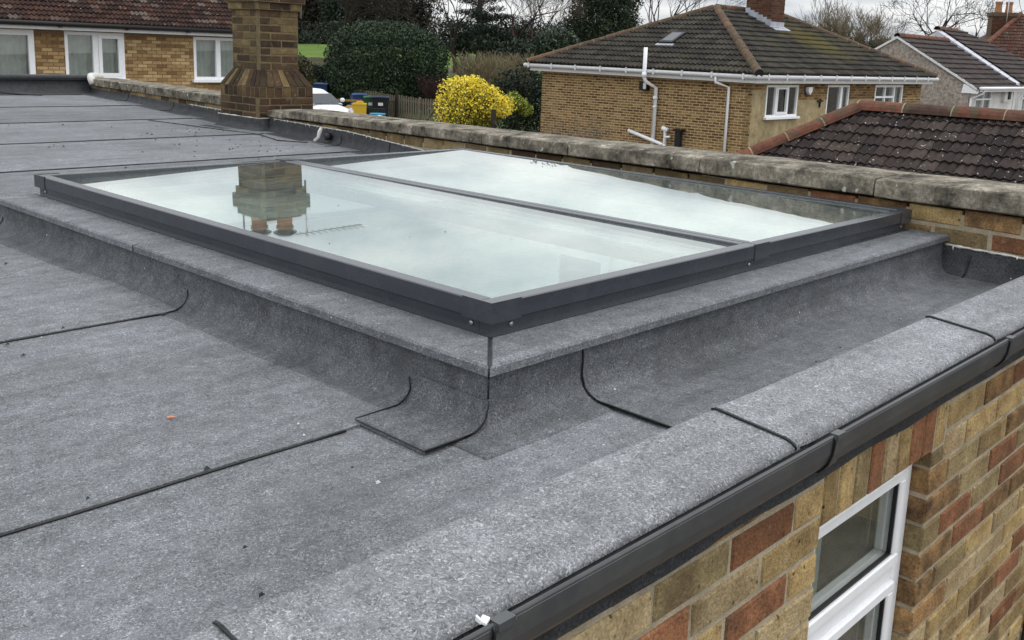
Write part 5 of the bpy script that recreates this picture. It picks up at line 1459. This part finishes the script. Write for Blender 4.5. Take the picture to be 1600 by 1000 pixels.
twig_bush('purple_shrub', 'purple brown bare shrub at the right end of the hedge', W(-4.2, 45, gz(-4.2, 45) + .3), 1.6, 1.2, 300, TWIG_R, 4, .014)
twig_bush('bare_rose', 'thin bare twigs against the left end of the bungalow wall', W(1.0, 24.3, -2.45), 1.75, .75, 60, TWIG_G, 5, .007, arch=.5)
twig_bush('tangled_bush', 'tangle of bare grey stems behind the coping left of the bungalow', W(-.25, 25, -2.45), 1.35, .9, 70, TWIG_G, 6, .008, arch=.8)
leaves('weeds', None, blob_pts(500, wl([(3.15, 22.5, -1.95, .3, .2, .25), (4.2, 22.2, -1.95, .3, .2, .2)]), .6, .2), .07, L_LIME)['kind'] = 'stuff'
# trees behind
PG = 'trees beyond the gardens'
t = thing('pine_tree', 'tall dark pine with sky showing through, right of the hedge', 'tree', W(-3.8, 62, gz(-3.8, 62)))
q = random.Random(12); b = MB(); B0 = W(-3.8, 62, gz(-3.8, 62)); b.tube([B0, B0 + Vector((0, 0, 4)), B0 + Vector((.1, .1, 8.4))], [.22, .18, .08], 8); b.build('trunk', BARK_D, t, True)
pads = []; br = MB()
for k in range(46):
    a = q.uniform(0, 6.283); rad = q.uniform(.3, 2.0); zz = q.uniform(.4, 7.5); c = B0 + Vector((math.cos(a) * rad, math.sin(a) * rad, zz + 1.2))
    br.tube([B0 + Vector((0, 0, zz + .7)), c], [.04, .012], 4, cap=False); pads.append((*c, q.uniform(.45, .85), q.uniform(.45, .85), q.uniform(.16, .32)))
br.build('branches', BARK_D, t); leaves('needles', t, blob_pts(15000, pads, .8, .2), .17, L_PINE, aspect=.3)
evergreen('yew_tree', 'broad dark yew towering above the left end of the bungalow roof', [(3.6, 66, 2.4, 2.1, 2, 2.6), (2.4, 66, 1.6, 1.3, 1.3, 1.9), (5.2, 66, 1.7, 1.2, 1.2, 1.7), (3.9, 66, 5.0, 1.7, 1.6, 2.0), (5.0, 66.5, 3.8, 1.4, 1.2, 1.4)], 26000, .22, L_YEW, W(3.7, 66, gz(3.7, 66)), 6, .3, .5, .22, aspect=.35)
evergreen('cedar_tree', 'very dark spreading conifer rising behind the yew', [(1.8, 72, 5.3, 2.3, 2, 1.0), (4.4, 73, 5.2, 2.2, 2, 1.4), (6.2, 73, 4.3, 1.0, 1, .7), (6.4, 72.5, 3.0, .8, .8, .6), (3.4, 73, 6.5, 2.4, 2, 1.2), (.6, 73, 8.5, 1.6, 1.5, 1.9), (3.0, 73, 8.3, 1.9, 1.5, 1.9)], 21000, .24, L_PINE, W(3.5, 73, gz(3.5, 73)), 8, .3, .8, .3, aspect=.35)
bare_tree('leaning_tree', 'leaning bare tree with pale sky behind, left of the pine', W(-4.3, 58, gz(-4.3, 58)), 9, 1.0, 21, BARK_D, .13, 5, lean=(-.32, 0), twig_m=BARK_D)
bare_tree('thicket_tree', 'grey brown bare thicket tree between the pine and the yew', W(-.4, 61, gz(-.4, 61)), 9.5, 1.1, 23, TWIG_R, .16, 6, twig_m=BARK, kids=(3, 3))
bare_tree('thicket_tree', 'second bare thicket tree nearest the pine trunk', W(-1.7, 63, gz(-1.7, 63)), 9.5, 1.1, 24, BARK_D, .16, 6, twig_m=BARK, kids=(2, 3))
bare_tree('gnarled_tree', 'gnarled leafless tree above the left end of the hedge', W(-12.2, 62, gz(-12.2, 62)), 9, 1.15, 31, BARK_D, .32, 6, twig_m=BARK_D, kids=(3, 3), up_=.25)
bare_tree('bare_tree', 'bare tree directly above the middle of the hedge', W(-9.3, 64, gz(-9.3, 64)), 10, 1.05, 33, BARK_D, .2, 6, twig_m=BARK, kids=(3, 3))
bare_tree('bare_tree', 'bare twiggy tree showing between the yew and the bungalow roof top', W(8.9, 75, gz(8.9, 75)), 13, .95, 35, BARK, .22, 6, kids=(3, 3))
evergreen('conical_conifer', 'small dark conifers against the sky at the hedge right end', [(-6.3, 68, 1.4, .8, .8, 1.5), (-5.2, 68, 1.2, .8, .8, 1.4)], 4500, .2, L_PINE, W(-5.8, 68, gz(-5.8, 68)), 2, .12, .7, .3, aspect=.35)
# the wood beyond, one mass
wood = blob_pts(90000, wl([(-30 + 2.1 * k, 100 + (k % 3) * 4, 3.0 + (k % 4) * .6, 2.4, 2.2, 4.6 + (k % 3) * .9) for k in range(9)]), .85, .3)
o = leaves('woodland', None, wood, .42, L_WOOD, aspect=.30); o['kind'] = 'stuff'
o = leaves('far_evergreens', None, blob_pts(52000, wl([(-25.5, 98, 3, 1.6, 1, 3.4), (-2, 98, 1.5, 9, 1.5, 2.2), (-16, 96, 1.0, 9, 1.5, 2.0), (-20, 97, 3.2, 1.4, 1, 2.6), (6, 97, 1.5, 6, 1.5, 2.5)]), .8, .3), .30, L_DARK, aspect=.4); o['kind'] = 'stuff'
bare_tree('slender_tree', 'slender bare tree just right of the bungalow chimney', W(22.3, 85, gz(22.3, 85)), 9.6, .75, 41, TWIG_G, .12, 6, up_=.6, kids=(2, 3), minr=.011)
for k, (l, d, h, s, lb) in enumerate(((24.3, 84, 7.6, 42, 'ivy tinged bare tree nearest the slender tree'), (25.9, 86, 8.2, 43, 'bushy bare tree in the middle of the clump right of the chimney'), (27.4, 85, 7.6, 44, 'bushy bare tree at the right end of the clump'))):
    bare_tree('bushy_tree', lb, W(l, d, gz(l, d)), h, .9, s, BARK, .14, 6, up_=.5, kids=(3, 3), twig_m=TWIG, group='bare trees right of the bungalow chimney', minr=.010)
o = leaves('ivy', None, blob_pts(5000, wl([(24.2, 85, 2.9, .6, .5, .9), (25.6, 86, 3.0, .9, .6, .8), (27.0, 86, 2.6, 1.0, .6, .7), (29, 86, 2.3, 2.4, .8, .7)]), .9, .3), .18, L_SHRUB); o['kind'] = 'stuff'
o = leaves('dark_undergrowth', None, blob_pts(7000, wl([(27, 83, 1.5, 3.4, 1, .8), (34, 84, 1.9, 6, 1, .9)]), .7, .3), .25, L_DARK); o['kind'] = 'stuff'
bare_tree('oak_tree', 'large spreading bare oak behind the pebbledash bungalow', W(31.9, 80, gz(31.9, 80)), 13.5, 1.25, 52, BARK_D, .42, 7, up_=.28, kids=(2, 3), trunk_frac=.27, minr=.012, fan=.85)

# ================================================================== garden fence, gate, bins, car, clutter
def slat_run(parent, p0, p1, h, n, w, th, name='picket', m=WOOD):
    p0, p1 = Vector(p0), Vector(p1); d = (p1 - p0); L = d.length; d.normalize(); nn2 = Vector((-d.y, d.x, 0))
    sm = MB().bbox(-w / 2, w / 2, -th / 2, th / 2, 0, h, .006).mesh(name, m)
    for i in range(n):
        p = p0 + d * (L * (i + .5) / n)
        put(name, sm, parent, frame_m(p + Vector((0, 0, rnd.uniform(-.02, .02))), d, nn2, Vector((0, 0, 1))))
g0, g1 = W(-5.82, 41.3, -2.40), W(-3.72, 38.6, -2.42)
gate = thing('wooden_gate', 'grey slatted wooden gate with a diagonal brace beside the yellow bush', 'gate', g0)
slat_run(gate, g0 + Vector((0, 0, .06)), g1 + Vector((0, 0, .06)), 1.08, 18, .115, .02)
dg = (g1 - g0).normalized(); gn = Vector((-dg.y, dg.x, 0)); gn = gn if gn.dot(W(0, 1)) < 0 else -gn
mid = (g0 + g1) / 2; hl = (g1 - g0).length / 2
b = MB(); b.obox(g0.lerp(g1, .77) + gn * .03 + Vector((0, 0, .6)), dg * .55 + Vector((0, 0, .46)), gn * .015, (dg * -.02 + Vector((0, 0, .04)))); b.build('brace', WOOD, gate)
b = MB(); b.obox(mid - gn * .03 + Vector((0, 0, .25)), dg * hl, gn * .015, Vector((0, 0, .05))); b.build('rail', WOOD, gate); b = MB(); b.obox(mid - gn * .03 + Vector((0, 0, .95)), dg * hl, gn * .015, Vector((0, 0, .05))); b.build('rail', WOOD, gate)
b = MB(); p = g0 - dg * .12; b.tube([p + Vector((0, 0, -.1)), p + Vector((0, 0, 1.3))], .07, 6); b.build('gate_post', BARK_D, gate)
b = MB(); p = g0.lerp(g1, .52) + gn * .02; b.obox(p + Vector((0, 0, .55)), dg * .05, gn * .03, Vector((0, 0, .62))); b.build('gate_post', WOOD, gate)
f0 = W(-9.0, 45.6, gz(-9, 45.6)); f1 = g0 - dg * .22
fence = thing('picket_fence', 'weathered picket fence running under the hedge to the gate', 'fence', f0)
slat_run(fence, f0, f1, 1.12, 30, .10, .02)
df = (f1 - f0).normalized(); fn = Vector((-df.y, df.x, 0)); L = (f1 - f0).length
for h in (.3, .9):
    b = MB(); b.obox((f0 + f1) / 2 - fn * .035 + Vector((0, 0, h)), df * L / 2, fn * .015, Vector((0, 0, .04))); b.build('rail', WOOD, fence)
ff = thing('distant_fence', 'old plank fence and shed edge at the top of the lawn', 'fence', W(-13.6, 60, gz(-13.6, 60)))
slat_run(ff, W(-14.3, 60, gz(-14, 60)), W(-12.6, 60, gz(-13, 60)), 1.25, 12, .13, .02, 'plank')
def bin_(label, l, d, body, lid, rot, w=.58, h=1.0, zg=None):
    base = W(l, d, gz(l, d) + .04 if zg is None else zg)
    t = thing('wheelie_bin', label, 'bin', base, 'wheelie bins by the fence')
    ca, sa = math.cos(rot), math.sin(rot)
    def tr(x, y, z): return base + Vector((ca * x - sa * y, sa * x + ca * y, z))
    b = MB(); hw, hd = w / 2, w * .6
    lo = [(-hw * .8, -hd * .72), (hw * .8, -hd * .72), (hw * .8, hd * .72), (-hw * .8, hd * .72)]; hi = [(-hw * .96, -hd * .96), (hw * .96, -hd * .96), (hw * .96, hd * .96), (-hw * .96, hd * .96)]; rim = [(-hw, -hd), (hw, -hd), (hw, hd), (-hw, hd)]
    rings = [(lo, .06), (hi, h - .10), (rim, h - .09), (rim, h - .04)]
    b.add([tr(x, y, z) for r_, z in rings for x, y in r_], [(3, 2, 1, 0), (12, 13, 14, 15)] + [(q * 4 + i, q * 4 + (i + 1) % 4, q * 4 + 4 + (i + 1) % 4, q * 4 + 4 + i) for q in range(3) for i in range(4)]); b.build('bin_body', body, t)
    b = MB(); rows = [[tr(-hw * 1.03 + 2.06 * hw * i / 4, -hd * 1.06 + 2.12 * hd * j / 6, h - .035 + .05 * math.sin(math.pi * j / 6) + .02 * math.sin(math.pi * i / 4)) for i in range(5)] for j in range(7)]; b.grid(rows)
    b.add([tr(x * 1.03, y * 1.06, z) for z in (h - .05, h - .033) for x, y in rim], [(0, 1, 5, 4), (1, 2, 6, 5), (2, 3, 7, 6), (3, 0, 4, 7)]); b.build('lid', lid, t)
    b = MB(); b.tube([tr(-hw * .8, hd * 1.1, h - .06), tr(hw * .8, hd * 1.1, h - .06)], .018, 6); b.build('handle', lid, t, True)
    for sx in (-1, 1):
        b = MB(); b.tube([tr(sx * hw * .75, hd * .75, .1), tr(sx * hw * .92, hd * .75, .1)], .1, 12); b.build('wheel', RUBBER, t, True)
    b = MB(); b.obox(tr(0, -hd * .93, h * .72), Vector((ca, sa, 0)) * hw * .28, Vector((-sa, ca, .06)) * .004, Vector((0, 0, .06))); b.build('sticker', WHITE_OLD, t)
face = math.atan2(W(1, 0).y, W(1, 0).x)
bin_('blue wheelie bin left of the green one', -7.5, 41.5, BIN_B, BIN_B, face + .35, .60, 1.14)
bin_('green wheelie bin between the blue and black bins', -7.0, 41.3, BIN_G, BIN_G, face + .25, .56, 1.06)
bin_('black wheelie bin nearest the gate', -6.5, 41.0, BIN_K, BIN_L, face + .15, .70, 1.10)
bin_('blue lidded wheelie bin standing behind the white car', -9.95, 45.6, BIN_B, BIN_B, face, .72, 1.18)
# car: body swept through rounded sections, nose towards +x
def car(label, pos, heading):
    t = thing('parked_car', label, 'car', pos); ca, sa = math.cos(heading), math.sin(heading)
    P = lambda x, y, z: Vector(pos) + Vector((ca * x - sa * y, sa * x + ca * y, z))
    st = [(-1.95, .70, .35, .80), (-1.85, .78, .28, .92), (-1.2, .84, .25, .98), (0, .86, .24, .98), (.75, .86, .24, .97), (1.25, .84, .25, .90), (1.7, .78, .27, .80), (1.9, .70, .30, .68), (1.97, .58, .36, .58)]
    rows = []
    for x, w, z0, z1 in st:
        r_ = []
        for k in range(17):
            a = math.pi * (k / 16) ; y = -math.cos(a); z = math.sin(a)
            r_.append(P(x, w * math.copysign(abs(y) ** .45, y), z0 + (z1 - z0) * abs(z) ** .5))
        rows.append(r_)
    b = MB().grid(rows); b.f.append(tuple(range(16, -1, -1))); n = 17 * (len(st) - 1); b.f.append(tuple(n + k for k in range(17))); b.build('body', CARW, t, True)
    ro = [(-1.75, .60, .92, .94), (-1.4, .66, .92, 1.28), (-.7, .68, .94, 1.46), (.1, .67, .95, 1.45), (.55, .65, .95, 1.28), (1.12, .70, .90, .93)]
    rows = []
    for x, w, z0, z1 in ro:
        rows.append([P(x, w * math.copysign(abs(-math.cos(math.pi * k / 12)) ** .4, -math.cos(math.pi * k / 12)), z0 + (z1 - z0) * math.sin(math.pi * k / 12) ** .45) for k in range(13)])
    MB().grid(rows).build('cabin', CARW, t, True)
    b = MB(); b.add([P(.60, -.50, 1.285), P(.60, .50, 1.285), P(1.13, .60, .955), P(1.13, -.60, .955)], [(0, 1, 2, 3)])
    ws = b; ws.v = [tuple(Vector(v) + Vector((0, 0, .012))) for v in ws.v]; ws.build('windscreen', CARG, t)
    for s in (-1, 1):
        b = MB(); b.add([P(-1.2, s * .70, .98), P(.85, s * .715, .98), P(.35, s * .665, 1.30), P(-.95, s * .67, 1.32)], [(0, 1, 2, 3)]); b.build('side_window', CARG, t)
        for x in (-1.25, 1.25):
            b = MB(); b.tube([P(x, s * .68, .31), P(x, s * .88, .31)], .31, 18); wh = b.build('wheel', RUBBER, t); b = MB(); b.tube([P(x, s * .87, .31), P(x, s * .892, .31)], .19, 14); b.build('rim', SCREW, wh)
        b = MB(); b.lathe(P(.75, s * .93, .98), [(.05, 0), (.09, .04), (.09, .11), (.04, .15)], 10); b.build('wing_mirror', CARW, t, True)
        b = MB(); b.add([P(1.80, s * .44, .78), P(1.62, s * .70, .82), P(1.74, s * .735, .66), P(1.94, s * .46, .62)], [(0, 1, 2, 3)]); b.v = [tuple(Vector(v) + Vector((ca, sa, .6)) * .03) for v in b.v]; b.build('headlight', SCREW, t)
    b = MB(); b.obox(P(1.955, 0, .56), Vector((ca, sa, .3)) * .03, Vector((-sa, ca, 0)) * .40, Vector((0, 0, .09))); b.build('grille', BLACKP, t)
    b = MB(); b.obox(P(1.985, 0, .50), Vector((ca, sa, .0)) * .015, Vector((-sa, ca, 0)) * .26, Vector((0, 0, .05))); b.build('number_plate', WHITE_OLD, t)
    return t
hd = W(.72, -.69); car('white hatchback parked nose outwards beside the chimney base', W(-8.62, 37.6, -2.40), math.atan2(hd.y, hd.x))
b = MB(); p = W(-7.05, 39.2, -2.42); ux = W(1, 0); uy = W(0, 1)
b.obox(p + Vector((0, 0, .45)), ux * .24, uy * .22, Vector((0, 0, .45))); b.obox(p + ux * .02 + Vector((0, 0, .93)), ux * .12, uy * .1, Vector((0, 0, .05))); b.obox(p + Vector((0, 0, .86)), ux * .26, uy * .24, Vector((0, 0, .03)))
tag(b.build('yellow_crate', YELP), 'yellow plastic container among the clutter by the bins', 'container')
b = MB(); p = W(-7.55, 39.8, -2.42)
for k in range(2): b.obox(p + Vector((0, 0, .45 + .5 * k)) , ux * .50, uy * .03, Vector((0, 0, .04)))
for k in (-1, 1): b.obox(p + ux * .46 * k + Vector((0, 0, .5)), ux * .03, uy * .04, Vector((0, 0, .5)))
b.obox(p + uy * .25 + Vector((0, 0, .5)), ux * .46, uy * .2, Vector((0, 0, .04)))
tag(b.build('broken_armchair', OLDW), 'old orange wooden chair frame dumped beside the white car', 'chair')
b = MB(); rows = [[p + ux * (-.3 + .6 * i / 6) + uy * (-.1 + .5 * j / 5) + Vector((0, 0, .62 + .16 * math.sin(3.1 * i / 6) * math.sin(3.1 * j / 5) + .05 * nz(i * .9, j * .7))) for i in range(7)] for j in range(6)]
tag(b.grid(rows).build('old_cushion', CLOTH, None, True), 'tan cushion lying on the dumped chair frame', 'cushion')
b = MB(); p = W(-6.25, 38.7, -2.42); b.lathe(p, [(.22, 0), (.30, .5), (.32, .52), (.32, .56), (.28, .56)], 14)
tag(b.build('blue_tub', BLUP, None, True), 'blue plastic tub by the white bag near the gate', 'tub')
b = MB(); rows = []
for j in range(7):
    a = math.pi * j / 12; rows.append([p + ux * .15 + Vector((0, 0, .0)) - uy * .5 + Vector((.33 * math.cos(a) * math.cos(k * .5236) * (1 + .12 * nz(j, k)), .33 * math.cos(a) * math.sin(k * .5236) * (1 + .12 * nz(k, j)), .52 * math.sin(a) + .01)) for k in range(13)])
tag(b.grid(rows).build('white_sack', BAGW, None, True), 'white plastic sack standing at the front of the clutter', 'sack')
b = MB(); p = W(-6.6, 39.6, -2.42); b.obox(p + Vector((0, 0, .35)), ux * .5, uy * .05, Vector((0, 0, .35))); b.obox(p + ux * .2 + uy * .2 + Vector((0, 0, .3)), ux * .05, uy * .4, Vector((0, 0, .3)))
tag(b.build('dark_board', BIN_K), 'dark boards leaning in front of the black bin', 'board')

# ================================================================== odds and ends on the felt
b = MB(); c = Vector((.915, 1.60, rz(1.6) + .008)); c = Vector((.93, 1.86, rz(1.86) + .008))
b.obox(c, (.0065, -.003, 0), (.001, .0022, 0), (0, 0, .0012)); tag(b.build('orange_scrap', ORANGE), 'tiny orange scrap lying on the felt at the lower left', 'scrap')
b = MB(); pts = [(.50 + .02 * k, 1.02 + .012 * math.sin(k * 1.1) - .004 * k, rz(1.0) + .009) for k in range(6)]; b.tube(pts, .0012, 4)
tag(b.build('wire_offcut', BLACKP, None, True), 'thin curled black wire offcut on the felt by the eaves strip', 'wire')
def crumbs(name, spots, m, zf, smin, smax):
    b = MB()
    for x, y in spots:
        s = rnd.uniform(smin, smax); z = zf(x, y)
        vs = [Vector((x, y, z)) + Vector((rnd.uniform(-1, 1) * s, rnd.uniform(-1, 1) * s, h * s)) for h in (.2, .2, .2, .9)]
        vs = [Vector((x - s, y - s * .6, z)), Vector((x + s, y - s * .5, z)), Vector((x, y + s, z)), Vector((x + s * .2, y, z + s * .9))]
        b.add(vs, [(0, 1, 3), (1, 2, 3), (2, 0, 3), (2, 1, 0)])
    o = b.build(name, m, None); o['kind'] = 'stuff'
sp1 = [(rnd.uniform(-.4, 1.2), rnd.uniform(1.1, 4.5)) for _ in range(26)] + [(rnd.uniform(1.9, 3.6), rnd.uniform(1.02, 1.2)) for _ in range(18)] + [(rnd.uniform(.5, 4.0), rnd.uniform(4.6, 9)) for _ in range(70)]
sp1 += [(rnd.gauss(3.75, .35), rnd.gauss(6.6, .5)) for _ in range(40)]
crumbs('dark_crumbs', [p for p in sp1 if p[1] < 4.5], BITUMEN, lambda x, y: rz(y) + .006, .003, .008)
crumbs('roof_grit', [p for p in sp1 if p[1] >= 4.5 and p[0] < 3.6 + .12 * (p[1] - 1.2)], BITUMEN, lambda x, y: rz(y) + .006, .004, .012)
sp2 = [(rnd.uniform(.2, 1.2), rnd.uniform(1.0, 4.0)) for _ in range(12)] + [(rnd.uniform(1.3, 3.6), rnd.uniform(1.02, 1.25)) for _ in range(10)] + [(rnd.uniform(1, 4.0), rnd.uniform(5, 9.5)) for _ in range(16)]
crumbs('white_crumbs', sp2, WHITE_M, lambda x, y: rz(y) + .006, .002, .006)

sp3 = [(rnd.uniform(1.7, 2.5), rnd.uniform(1.65, 3.6)) for _ in range(14)]
def pane_z(x, y): return .1995 + (x - 1.55) * .0228 + (y - 1.545) * .0026
crumbs('pane_specks', sp3[:8], BITUMEN, lambda x, y: pane_z(x, y) + .0005, .0015, .003)
crumbs('pale_pane_specks', sp3[8:], WHITE_M, lambda x, y: pane_z(x, y) + .0005, .0015, .004)
